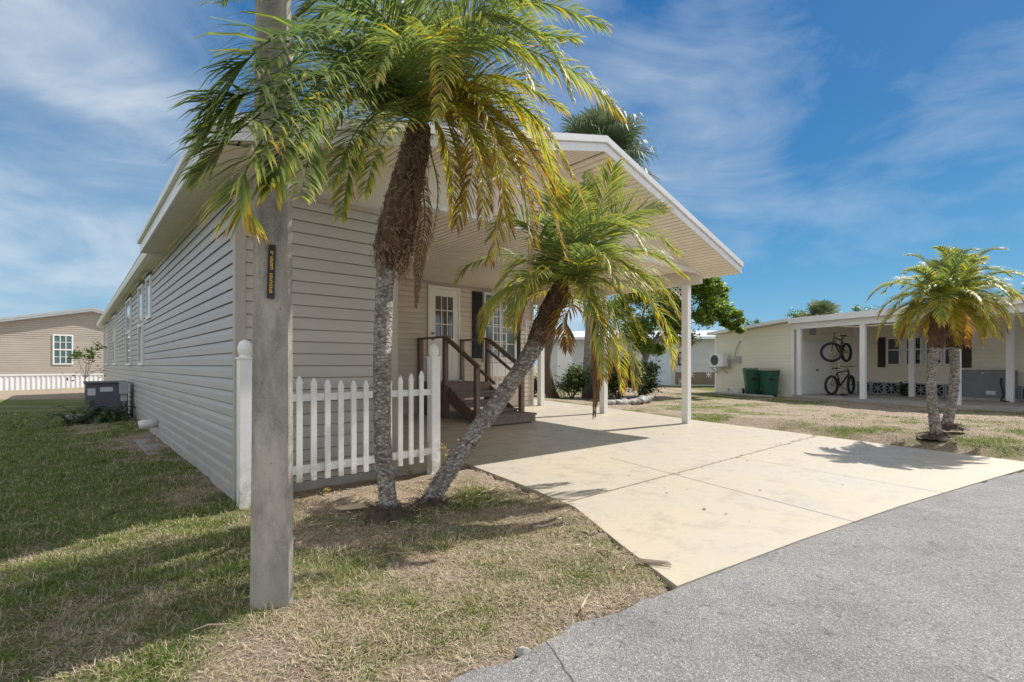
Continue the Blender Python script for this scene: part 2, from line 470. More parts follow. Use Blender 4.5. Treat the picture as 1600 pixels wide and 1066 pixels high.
# ------------------------------------------------------------------ mesh helpers
class MB:
    def __init__(self):
        self.v, self.f, self.t, self.mi = [], [], [], []

    def add(self, vs, fs, tint=0.0, mi=0):
        o = len(self.v)
        self.v += [tuple(x) for x in vs]
        self.t += list(tint) if isinstance(tint, (list, tuple, np.ndarray)) else [tint] * len(vs)
        for q in fs:
            self.f.append(tuple(o + i for i in q))
            self.mi.append(mi)

    def hexa(self, p, tint=0.0, mi=0):
        self.add(p, [(3, 2, 1, 0), (4, 5, 6, 7), (0, 1, 5, 4), (1, 2, 6, 5), (2, 3, 7, 6), (3, 0, 4, 7)], tint, mi)

    def box(self, a, b, tint=0.0, mi=0):
        (x0, y0, z0), (x1, y1, z1) = a, b
        self.hexa([(x0, y0, z0), (x1, y0, z0), (x1, y1, z0), (x0, y1, z0), (x0, y0, z1), (x1, y0, z1), (x1, y1, z1), (x0, y1, z1)], tint, mi)

    def beam(self, a, b, w, h, up=(0, 0, 1), mi=0):
        a, b, up = Vector(a), Vector(b), Vector(up)
        t = (b - a).normalized()
        s = t.cross(up).normalized()
        n = s.cross(t)
        s, n = s * w / 2, n * h / 2
        self.hexa([a - s - n, a + s - n, a + s + n, a - s + n, b - s - n, b + s - n, b + s + n, b - s + n], 0, mi)

    def tube(self, pts, rad, n=8, cap=True, tint=0.0, mi=0):
        pts = [Vector(p) for p in pts]
        if not isinstance(rad, (list, tuple)):
            rad = [rad] * len(pts)
        ref = Vector((0, 0, 1)) if abs((pts[-1] - pts[0]).normalized().z) < .9 else Vector((1, 0, 0))
        vs, fs = [], []
        for i, p in enumerate(pts):
            t = (pts[min(i + 1, len(pts) - 1)] - pts[max(i - 1, 0)]).normalized()
            s = t.cross(ref).normalized()
            k = s.cross(t)
            for j in range(n):
                a = 2 * math.pi * j / n
                vs.append(p + (s * math.cos(a) + k * math.sin(a)) * rad[i])
        for i in range(len(pts) - 1):
            for j in range(n):
                fs.append((i * n + j, i * n + (j + 1) % n, (i + 1) * n + (j + 1) % n, (i + 1) * n + j))
        if cap:
            fs.append(tuple(range(n - 1, -1, -1)))
            fs.append(tuple((len(pts) - 1) * n + j for j in range(n)))
        self.add(vs, fs, tint, mi)

    def ring(self, c, ax, r, tr, n=24, m=6, mi=0):
        c, ax = Vector(c), Vector(ax).normalized()
        a = ax.orthogonal().normalized()
        b = ax.cross(a)
        vs, fs = [], []
        for i in range(n):
            t = 2 * math.pi * i / n
            d = a * math.cos(t) + b * math.sin(t)
            for j in range(m):
                q = 2 * math.pi * j / m
                vs.append(c + d * (r + tr * math.cos(q)) + ax * tr * math.sin(q))
        for i in range(n):
            for j in range(m):
                fs.append((i * m + j, ((i + 1) % n) * m + j, ((i + 1) % n) * m + (j + 1) % m, i * m + (j + 1) % m))
        self.add(vs, fs, 0, mi)

    def prism(self, poly, d, mi=0):
        d = Vector(d)
        n = len(poly)
        vs = [Vector(p) for p in poly] + [Vector(p) + d for p in poly]
        fs = [tuple(range(n - 1, -1, -1)), tuple(range(n, 2 * n))]
        fs += [(i, (i + 1) % n, n + (i + 1) % n, n + i) for i in range(n)]
        self.add(vs, fs, 0, mi)

    def sweep(self, prof, d):
        """open profile polyline extruded along d"""
        d = Vector(d)
        n = len(prof)
        vs = [Vector(p) for p in prof] + [Vector(p) + d for p in prof]
        self.add(vs, [(i, i + 1, n + i + 1, n + i) for i in range(n - 1)])

    def build(self, name, mat, parent=None, smooth=False, bevel=0.0, mats=None):
        me = bpy.data.meshes.new(name)
        me.from_pydata(self.v, [], self.f)
        for mm in (mats or [mat]):
            me.materials.append(mm)
        if mats:
            me.polygons.foreach_set('material_index', self.mi)
        at = me.attributes.new('tint', 'FLOAT', 'POINT')
        at.data.foreach_set('value', np.array(self.t, dtype=np.float32))
        if smooth:
            me.polygons.foreach_set('use_smooth', [True] * len(me.polygons))
        me.update()
        o = bpy.data.objects.new(name, me)
        COL.objects.link(o)
        if parent is not None:
            o.parent = parent
        if bevel:
            bm = o.modifiers.new('Bevel', 'BEVEL')
            bm.width = bevel
            bm.segments = 2
            bm.limit_method = 'ANGLE'
        return o


def tag(o, label=None, cat=None, group=None, kind=None):
    for k, x in (('label', label), ('category', cat), ('group', group), ('kind', kind)):
        if x:
            o[k] = x
    return o


def thing(name, label, cat, loc=(0, 0, 0), rz=0.0, group=None):
    o = bpy.data.objects.new(name, None)
    COL.objects.link(o)
    o.location = loc
    o.rotation_euler = (0, 0, rz)
    o.empty_display_size = .2
    return tag(o, label, cat, group)


def siding(mb, o, d, nrm, z0, z1, course=.118, phase=1.2, depth=.014, top=None):
    """lap siding as real courses: wall from o along d (vector), face towards nrm"""
    o, d, nrm = Vector(o), Vector(d), Vector(nrm).normalized()
    k = math.floor((z0 - phase) / course)
    prof = []
    z = phase + k * course
    while z < z1:
        for off, zz in ((depth, z), (depth * .92, z + course * .55), (depth * .45, z + course * .93), (depth * .05, z + course * .945), (depth * .02, z + course * .995)):
            if z0 <= zz <= z1:
                prof.append(Vector((o.x, o.y, zz)) + nrm * off)
            elif zz < z0 and not prof:
                pass
        z += course
    prof.insert(0, Vector((o.x, o.y, z0)) + nrm * depth)
    prof.append(Vector((o.x, o.y, z1)) + nrm * depth * .4)
    n = len(prof)
    vs = prof + [p + d for p in prof]
    flip = (d.cross(Vector((0, 0, 1)))).dot(nrm) < 0
    fs = []
    for i in range(n - 1):
        q = (i, n + i, n + i + 1, i + 1)
        fs.append(tuple(reversed(q)) if flip else q)
    mb.add(vs, fs)


def grooved(mb, o, w, l, n, depth=(0, 0, .03), g=.30):
    """panelled soffit: from o, n panels across w, grooves running along l"""
    o, w, l, depth = Vector(o), Vector(w), Vector(l), Vector(depth)
    prof = []
    for i in range(n):
        for t, dd in ((0, 0), (1 - g, 0), (1 - g * .6, 1), (1 - g * .25, 1)):
            prof.append(o + w * ((i + t) / n) + depth * dd)
    prof.append(o + w)
    mb.sweep(prof, l)


def curve(pts, n):
    """Catmull-Rom through pts, n samples"""
    P = [Vector(p) for p in pts]
    P = [P[0] * 2 - P[1]] + P + [P[-1] * 2 - P[-2]]
    out = []
    m = len(P) - 3
    for i in range(n):
        t = i / (n - 1) * m
        k = min(int(t), m - 1)
        s = t - k
        a, b, c, d = P[k:k + 4]
        out.append(.5 * ((2 * b) + (c - a) * s + (2 * a - 5 * b + 4 * c - d) * s * s + (3 * b - a - 3 * c + d) * s ** 3))
    return out


# ------------------------------------------------------------------ palms
def frond(pts, leaf=.26, n=42, tint=.2, tip=.35, wid=.0105, droop=.35, lift=.35, ragged=.15, start=.12, rach=.006, face=None, rnd=random, fwd=(30, 58)):
    mb = MB()
    m = 22
    c = curve(pts, m)
    if leaf > .12 and wid > .006:
        n, leaf, droop, wid = int(n * 2.05), leaf * 1.72, droop * .9 + .15, wid * .74
    mb.tube(c, [rach * (1.25 - 1.0 * i / (m - 1)) for i in range(m)], 5, True, [min(1, tint + .14)] * (m * 5))
    L = len(c)
    tx = 0
    for k in range(n):
        t = min(.995, max(start, start + (1 - start) * (k + .5 + rnd.uniform(-.9, .9)) / n))
        ft = t * (L - 1)
        i = min(int(ft), L - 2)
        p = c[i].lerp(c[i + 1], ft - i)
        T = (c[min(i + 1, L - 1)] - c[max(i - 1, 0)]).normalized()
        up = Vector(face) if face else Vector((0, 0, 1))
        if abs(T.dot(up)) > .94:
            hor = Vector((c[-1].x - c[0].x, c[-1].y - c[0].y, 0))
            up = (hor.normalized() if hor.length > .05 else Vector((1, 0, 0))) + Vector((0, 0, .2))
        up = (up - T * up.dot(T)).normalized()
        sd = T.cross(up).normalized()
        tt = (t - start) / (1 - start)
        ll = leaf * (.45 + .55 * math.sin(math.pi * min(1, (tt * .78 + .2)))) * (1 - .38 * tt ** 3)
        for s in (-1, 1):
            if rnd.random() < ragged * .35:
                continue
            ang = R(fwd[0] + (fwd[1] - fwd[0]) * (1 - tt) + rnd.gauss(0, 4))
            l = ll * rnd.uniform(.84, 1.1)
            d = (sd * s * math.sin(ang) + T * math.cos(ang) + up * (lift * rnd.uniform(.3, 1.3))).normalized()
            q = [p]
            g = droop * rnd.uniform(.8, 1.25)
            dd = d.copy()
            for e in range(3):
                dd = (dd + Vector((0, 0, -1)) * g * .33 * (e + .4)).normalized()
                q.append(q[-1] + dd * (l / 3))
            w0 = d.cross(up)
            w0 = (w0 - d * w0.dot(d)).normalized()
            rot = Matrix.Rotation(rnd.uniform(-.25, .25) + s * .25, 3, d)
            w0 = rot @ w0
            ws = (.45 * wid, wid, .75 * wid)
            vs = []
            for e in range(3):
                vs += [q[e] - w0 * ws[e], q[e] + w0 * ws[e]]
            vs.append(q[3])
            b0 = tint + rnd.uniform(-.07, .09) + tip * (tt ** 2) * .5
            tn = [b0, b0, b0, b0, b0 + tip * .35, b0 + tip * .35, b0 + tip * .9]
            if rnd.random() < ragged:
                tn = [x + rnd.uniform(.1, .45) for x in tn]
            tn = [max(0, min(.98, x)) for x in tn]
            mb.add(vs, [(0, 1, 3, 2), (2, 3, 5, 4), (4, 5, 6)], tn)
    return mb


def arc(c, az, el, L, g, n=7, wob=0.0):
    """generic arching rachis from c: azimuth, elevation, length, gravity"""
    p = Vector(c)
    d = Vector((math.cos(az) * math.cos(el), math.sin(az) * math.cos(el), math.sin(el)))
    out = [p.copy()]
    for i in range(n):
        d = (d + Vector((0, 0, -1)) * g * (i + 1) / n / 1.6).normalized()
        p = p + d * (L / n)
        out.append(p.copy())
    return out


def trunk_mesh(path, radii, n=14, nubs=0, rnd=random, nl=.014):
    mb = MB()
    m = max(26, int(len(path) * 8))
    c = curve(path, m)
    rr = [float(np.interp(i / (m - 1), np.linspace(0, 1, len(radii)), radii)) * (1 + .035 * math.sin(i * 2.1) + rnd.uniform(-.025, .025)) for i in range(m)]
    mb.tube(c, rr, n)
    for k in range(nubs):
        t = rnd.random() * (m - 1.01)
        i = int(t)
        p = c[i].lerp(c[i + 1], t - i)
        T = (c[i + 1] - c[i]).normalized()
        a = rnd.uniform(0, 2 * math.pi)
        s = T.orthogonal().normalized()
        d = (Matrix.Rotation(a, 3, T) @ s)
        e = T.cross(d)
        r0 = rr[i] * .93
        l = nl * rnd.uniform(.6, 1.5)
        w = nl * rnd.uniform(.5, .9)
        b = p + d * r0
        tipp = b + d * (l + .004) + T * l * 1.1
        mb.add([b - e * w - T * w * .5, b + e * w - T * w * .5, b + e * w * .6 + T * w, b - e * w * .6 + T * w, tipp],
               [(0, 1, 4), (1, 2, 4), (2, 3, 4), (3, 0, 4)])
    return mb


def boots_mesh(path, radii, strands, rnd=random):
    """fibrous sheath of old leaf bases with hanging strands"""
    mb = MB()
    m = 20
    n = 26
    c = curve(path, m)
    vs, fs = [], []
    for i in range(m):
        T = (c[min(i + 1, m - 1)] - c[max(i - 1, 0)]).normalized()
        s = T.cross(Vector((0, 1, 0))).normalized()
        k = s.cross(T)
        r0 = float(np.interp(i / (m - 1), np.linspace(0, 1, len(radii)), radii))
        for j in range(n):
            a = 2 * math.pi * j / n
            r = r0 * (1 + .10 * math.sin(5 * a + i * 1.7) * .6 + rnd.uniform(-.10, .10))
            vs.append(c[i] + (s * math.cos(a) + k * math.sin(a)) * r)
    for i in range(m - 1):
        for j in range(n):
            fs.append((i * n + j, i * n + (j + 1) % n, (i + 1) * n + (j + 1) % n, (i + 1) * n + j))
    fs.append(tuple(range(n - 1, -1, -1)))
    fs.append(tuple((m - 1) * n + j for j in range(n)))
    mb.add(vs, fs)
    # stubs of cut stalks
    for k in range(strands // 8):
        i = rnd.randrange(1, m - 2)
        r0 = float(np.interp(i / (m - 1), np.linspace(0, 1, len(radii)), radii))
        a = rnd.uniform(0, 6.28)
        d = Vector((math.cos(a), math.sin(a), 0))
        T = (c[i + 1] - c[i]).normalized()
        b = c[i] + d * r0 * .92
        w = r0 * .16
        e = T.cross(d).normalized() * w
        q = b + d * r0 * .16 + T * r0 * rnd.uniform(.3, .6)
        mb.add([b - e - T * w, b + e - T * w, b + e + T * w, b - e + T * w, q - e * .6, q + e * .6, q + T * w * .3],
               [(0, 1, 5, 4), (1, 2, 6, 5), (2, 3, 4, 6), (3, 0, 4), (4, 5, 6)])
    st = mb
    for k in range(strands):
        i = rnd.randrange(0, m - 1)
        r0 = float(np.interp(i / (m - 1), np.linspace(0, 1, len(radii)), radii))
        a = rnd.uniform(0, 6.28)
        d = Vector((math.cos(a), math.sin(a), 0))
        e = Vector((-d.y, d.x, 0))
        p = c[i] + d * r0 * rnd.uniform(.96, 1.1)
        pts = [p]
        l = rnd.uniform(.05, .15)
        for q in range(3):
            pts.append(pts[-1] + (Vector((0, 0, rnd.uniform(-1.2, .5))) + e * rnd.uniform(-.9, .9) + d * rnd.uniform(-.12, .3)) * l / 3)
        st.tube(pts, rnd.uniform(.0016, .0042), 3, False, 0, 1)
    return mb


def palm(name, label, base, traced, generic, trunk_path, trunk_r, boot_path, boot_r, strands, crown, leafk, nubs, mound=None, group=None, nl=.014):
    base = Vector(base)
    root = thing(name, label, 'palm tree', base, 0, group)
    L = lambda p: Vector(p) - base
    trunk_mesh([L(p) for p in trunk_path], trunk_r, 14, nubs, random, nl).build('trunk', M['palm_trunk'], root, True)
    if boot_path:
        b = boots_mesh([L(p) for p in boot_path], boot_r, strands)
        b.build('leaf_base_sheath', None, root, mats=[M['fiber'], M['fiber_light']])
    if mound:
        mb = MB()
        r, h = mound
        nn, mm = 30, 7
        vs = [(0, 0, h)]
        fs = []
        for i in range(1, mm + 1):
            for j in range(nn):
                a = 6.283 * j / nn
                q = i / mm
                rr = r * q * (1 + random.uniform(-.14, .14))
                vs.append((rr * math.cos(a), rr * math.sin(a), h * (1 - q) ** 1.3 + random.uniform(-.014, .018) - .03 * q))
        fs += [(0, 1 + j, 1 + (j + 1) % nn) for j in range(nn)]
        for i in range(mm - 1):
            for j in range(nn):
                fs.append((1 + i * nn + j, 1 + (i + 1) * nn + j, 1 + (i + 1) * nn + (j + 1) % nn, 1 + i * nn + (j + 1) % nn))
        mb.add(vs, fs)
        for k in range(150):
            a = random.uniform(0, 6.28)
            rr = r * random.uniform(.15, 1.05)
            z = h * max(0, 1 - rr / r) ** 1.3 + .01
            p = Vector((rr * math.cos(a), rr * math.sin(a), z))
            q = p + Vector((random.uniform(-.06, .06), random.uniform(-.06, .06), random.uniform(-.01, .02)))
            mb.tube([p, p.lerp(q, .5) + Vector((0, 0, .012)), q], .0025, 3, False)
        mb.build('root_mound', M['root_soil'], root)
    for kw in traced:
        kw = dict(kw)
        pts = [L(p) for p in kw.pop('pts')]
        lab = kw.pop('label', None)
        o = frond(pts, **kw).build('frond', M['palm_leaf'], root)
        if lab:
            o['label'] = lab
    for (az, el, ln, g, ti, tp) in generic:
        pts = [L(p) for p in arc(crown, az, el, ln, g)]
        frond(pts, leafk * random.uniform(.85, 1.1), 40, ti, tp).build('frond', M['palm_leaf'], root)
    return root


# ---- tall palm by the utility pole
D1 = 4.05


def P1(*a):
    """photo pixels with depth offsets from the crown's own distance"""
    return [px(x, y, D1 + (max(-2.08, d * 1.17) if x < 480 and d < -1.2 else d)) for (x, y, d) in a]


cr1 = (655, 195, 0)
tall = [
    # left side, reaching towards the street in front of the pole
    dict(pts=P1(cr1, (600, 95, -.45), (520, 50, -1.05), (440, 56, -1.6), (378, 105, -1.72), (330, 195, -1.78)), leaf=.26, n=48, tint=.10, tip=.25, droop=.4),
    dict(pts=P1(cr1, (610, 130, -.4), (545, 92, -1.0), (480, 146, -1.5), (448, 215, -1.7), (430, 292, -1.75)), leaf=.23, n=46, tint=.12, tip=.36, droop=.45),
    dict(pts=P1(cr1, (620, 170, -.4), (578, 186, -.9), (552, 240, -1.15), (534, 335, -1.25)), leaf=.19, n=42, tint=.24, tip=.45, droop=.3),
    dict(pts=P1(cr1, (590, 140, -.4), (500, 120, -1.1), (405, 180, -1.65), (350, 225, -1.75), (312, 268, -1.8)), leaf=.22, n=44, tint=.10, tip=.28, droop=.45),
    dict(pts=P1(cr1, (575, 150, -.5), (475, 160, -1.35), (408, 222, -1.72), (376, 300, -1.8), (390, 352, -1.8)), leaf=.20, n=44, tint=.22, tip=.5, droop=.3, ragged=.25),
    dict(pts=P1(cr1, (585, 110, -.3), (500, 75, -.9), (420, 130, -1.62), (360, 160, -1.7), (318, 210, -1.72)), leaf=.22, n=42, tint=.09, tip=.25, droop=.45),
    dict(pts=P1(cr1, (590, 60, -.2), (500, -10, -.8), (420, -25, -1.4), (340, 5, -1.7)), leaf=.24, n=42, tint=.10, tip=.2, droop=.5),
    dict(pts=P1(cr1, (610, 130, -.5), (560, 110, -1.1), (500, 180, -1.5), (480, 260, -1.62), (470, 310, -1.65)), leaf=.19, n=40, tint=.16, tip=.35, droop=.4),
    dict(pts=P1(cr1, (620, 190, .3), (580, 200, .5), (520, 250, .6), (490, 310, .6)), leaf=.2, n=36, tint=.42, tip=.3, droop=.35),
    dict(pts=P1(cr1, (632, 170, .4), (600, 160, .7), (575, 200, .9), (560, 270, .95)), leaf=.2, n=36, tint=.46, tip=.25, droop=.35),
    dict(pts=P1(cr1, (600, 150, .1), (530, 150, .2), (470, 200, .25), (430, 270, .25)), leaf=.22, n=40, tint=.3, tip=.3, droop=.45),
    dict(pts=P1(cr1, (600, 100, .2), (520, 60, .4), (430, 90, .5), (370, 160, .5)), leaf=.25, n=42, tint=.16, tip=.25, droop=.5),
    # upright, above the frame
    dict(pts=P1(cr1, (640, 80, .1), (600, -40, .1), (540, -150, .05)), leaf=.28, n=42, tint=.15, tip=.15),
    dict(pts=P1(cr1, (665, 80, .1), (690, -40, .1), (700, -170, .0)), leaf=.28, n=42, tint=.22, tip=.15),
    dict(pts=P1(cr1, (690, 90, -.2), (760, 0, -.3), (850, -50, -.4), (930, -30, -.5)), leaf=.28, n=44, tint=.2, tip=.25, droop=.5),
    dict(pts=P1(cr1, (640, 110, -.3), (600, 30, -.55), (540, -20, -.8), (470, 20, -1.0)), leaf=.27, n=42, tint=.12, tip=.2, droop=.5),
    dict(pts=P1(cr1, (700, 100, .2), (770, 20, .3), (850, 5, .3), (945, 40, .25)), leaf=.27, n=44, tint=.24, tip=.3, droop=.55),
    # right side: yellower fronds, tints raised further to carry the sunlight
    dict(pts=P1(cr1, (705, 110, 0), (769, 66, -.05), (870, 96, -.1), (935, 142, -.15), (970, 178, -.2)), leaf=.24, n=44, tint=.38, tip=.45, droop=.6, lift=.15),
    dict(pts=P1(cr1, (718, 130, -.1), (815, 165, -.2), (872, 236, -.3), (912, 318, -.35)), leaf=.23, n=44, tint=.40, tip=.5, droop=.5, lift=.15),
    dict(pts=P1(cr1, (700, 130, -.2), (750, 165, -.4), (780, 235, -.5), (786, 320, -.55), (764, 408, -.55)), leaf=.2, n=44, tint=.46, tip=.5, droop=.4, ragged=.3, label='yellowing frond hanging straight down'),
    dict(pts=P1(cr1, (710, 140, -.05), (790, 190, -.1), (848, 290, -.15), (882, 398, -.2)), leaf=.2, n=44, tint=.5, tip=.42, droop=.4, ragged=.35),
    dict(pts=P1(cr1, (668, 110, -.35), (676, 58, -.6), (692, 98, -.8), (684, 185, -.9)), leaf=.17, n=36, tint=.44, tip=.3, droop=.35, ragged=.2),
    dict(pts=P1(cr1, (700, 170, -.15), (736, 205, -.25), (735, 280, -.35), (712, 352, -.4)), leaf=.19, n=38, tint=.52, tip=.45, droop=.3, ragged=.35),
    dict(pts=P1(cr1, (680, 190, .1), (698, 225, .2), (706, 290, .25), (704, 345, .25)), leaf=.15, n=32, tint=.6, tip=.15, droop=.25, label='bright yellow frond hanging beside the sheath'),
    dict(pts=P1(cr1, (690, 180, .35), (740, 190, .6), (780, 260, .75), (800, 350, .8)), leaf=.2, n=40, tint=.48, tip=.3, droop=.4),
    dict(pts=P1(cr1, (700, 150, .5), (780, 150, .9), (840, 215, 1.1), (868, 300, 1.15)), leaf=.22, n=40, tint=.42, tip=.35, droop=.45),
    dict(pts=P1(cr1, (690, 120, .5), (740, 60, .9), (800, 60, 1.1), (860, 120, 1.2)), leaf=.24, n=40, tint=.3, tip=.3, droop=.45),
    dict(pts=P1(cr1, (706, 150, -.1), (772, 205, -.1), (822, 290, -.05), (838, 385, 0)), leaf=.2, n=40, tint=.58, tip=.38, droop=.35, ragged=.4),
    dict(pts=P1((672, 235, .1), (684, 290, .14), (680, 345, .16), (668, 402, .14)), leaf=.1, n=26, tint=.45, tip=.3, droop=.3),
    dict(pts=P1((652, 240, -.15), (664, 330, -.2), (656, 400, -.22), (650, 478, -.22)), leaf=.13, n=95, tint=.94, tip=.05, droop=1.2, lift=.1, ragged=.1, wid=.0045, label='brown dead frond drooping beside the trunk'),
    dict(pts=P1(cr1, (655, 130, .35), (640, 40, .6), (600, -40, .8)), leaf=.26, n=40, tint=.26, tip=.2),
    dict(pts=P1(cr1, (672, 120, .4), (720, 20, .7), (790, -60, .9)), leaf=.26, n=40, tint=.28, tip=.2),
    dict(pts=P1(cr1, (690, 90, .0), (740, 30, -.1), (800, 30, -.2), (862, 80, -.3), (890, 150, -.35)), leaf=.24, n=42, tint=.28, tip=.35, droop=.5),
    dict(pts=P1(cr1, (700, 140, .2), (760, 130, .35), (825, 175, .45), (862, 260, .5), (880, 330, .5)), leaf=.22, n=42, tint=.42, tip=.42, droop=.5),
    dict(pts=P1(cr1, (695, 160, -.1), (745, 180, -.2), (800, 250, -.25), (824, 340, -.3), (826, 420, -.3)), leaf=.19, n=42, tint=.52, tip=.4, droop=.4, ragged=.35),
    dict(pts=P1(cr1, (690, 165, -.3), (725, 190, -.5), (752, 260, -.6), (752, 350, -.65)), leaf=.18, n=40, tint=.48, tip=.45, droop=.35, ragged=.3),
    dict(pts=P1(cr1, (660, 110, -.2), (640, 20, -.4), (650, -60, -.6)), leaf=.25, n=40, tint=.24, tip=.15),
    dict(pts=P1(cr1, (680, 110, -.2), (730, 60, -.45), (790, 70, -.65), (830, 130, -.75)), leaf=.22, n=40, tint=.3, tip=.35, droop=.5),
    dict(pts=P1(cr1, (630, 110, .1), (590, 40, .2), (530, 10, .25), (470, 40, .3)), leaf=.24, n=40, tint=.18, tip=.2, droop=.5),
    dict(pts=P1(cr1, (650, 120, -.5), (640, 70, -.9), (610, 70, -1.2), (585, 130, -1.4)), leaf=.19, n=38, tint=.26, tip=.25, droop=.4),
    dict(pts=P1(cr1, (640, 150, -.4), (610, 110, -.75), (560, 130, -1.05), (520, 210, -1.2)), leaf=.22, n=40, tint=.2, tip=.35, droop=.45),
    dict(pts=P1(cr1, (620, 130, .35), (550, 95, .65), (470, 130, .8), (430, 210, .85)), leaf=.24, n=40, tint=.2, tip=.3, droop=.45),
]
for (x0, y0, x1, y1, x2, y2, d, ti, tp) in (
        (700, 150, 760, 185, 800, 270, .1, .5, .42), (695, 140, 770, 140, 846, 200, .2, .42, .45), (702, 165, 748, 230, 768, 330, .0, .55, .4),
        (706, 160, 790, 215, 850, 330, .15, .5, .42), (700, 130, 790, 120, 880, 170, .1, .38, .42), (690, 175, 715, 250, 722, 330, .05, .56, .4),
        (712, 150, 800, 200, 872, 300, -.25, .5, .45), (705, 170, 765, 250, 800, 360, .3, .5, .42), (700, 100, 790, 50, 900, 60, .0, .3, .35),
        (690, 85, 760, 10, 860, -10, .1, .26, .3), (655, 80, 660, -30, 640, -120, .2, .24, .2), (625, 95, 570, 10, 500, -40, .1, .18, .2),
        (670, 90, 700, 0, 745, -70, -.1, .26, .2), (610, 120, 540, 110, 480, 180, .5, .24, .3), (640, 180, 600, 210, 570, 300, -.6, .3, .4),
        (610, 165, 560, 200, 520, 290, -.7, .22, .4), (600, 130, 520, 140, 455, 230, -.9, .16, .35), (598, 95, 500, 60, 400, 110, -.9, .12, .3),
        (590, 120, 480, 120, 370, 200, -1.1, .12, .35), (600, 150, 500, 180, 420, 290, -1.0, .18, .4)):
    e = d if d > -.5 else max(-2.0, d * 2.0)
    tall.append(dict(pts=P1(cr1, (x0, y0, d * .5), (x1, y1, d if d > -.5 else d * 1.6), (x2, y2, e)), leaf=.21 if d > -.5 else .19, n=42, tint=ti, tip=tp, droop=.45, ragged=.2 if ti > .4 else .1))
base1 = px(606, 800, 4.05)
base1.z = 0
palm('palm_tree', 'tall straight palm with thick brown fibrous sheath, beside the concrete utility pole', base1, tall, [],
     [px(609, 806, 4.05), px(604, 760, 4.05), px(598, 690, 4.05), px(597, 580, 4.05), px(600, 480, 4.05), px(604, 400, 4.05)],
     [.078, .068, .068, .072, .070, .075],
     [px(614, 418, 4.05), px(616, 380, 4.05), px(630, 310, 4.05), px(645, 250, 4.05), px(655, 195, 4.05)],
     [.105, .14, .142, .122, .108, .09], 1100, None, .26, 900, (.26, .11), None, .007)

# ---- leaning palm beside it
D2 = 5.0


def P2(*a):
    return [px(x, y, D2 + d) for (x, y, d) in a]


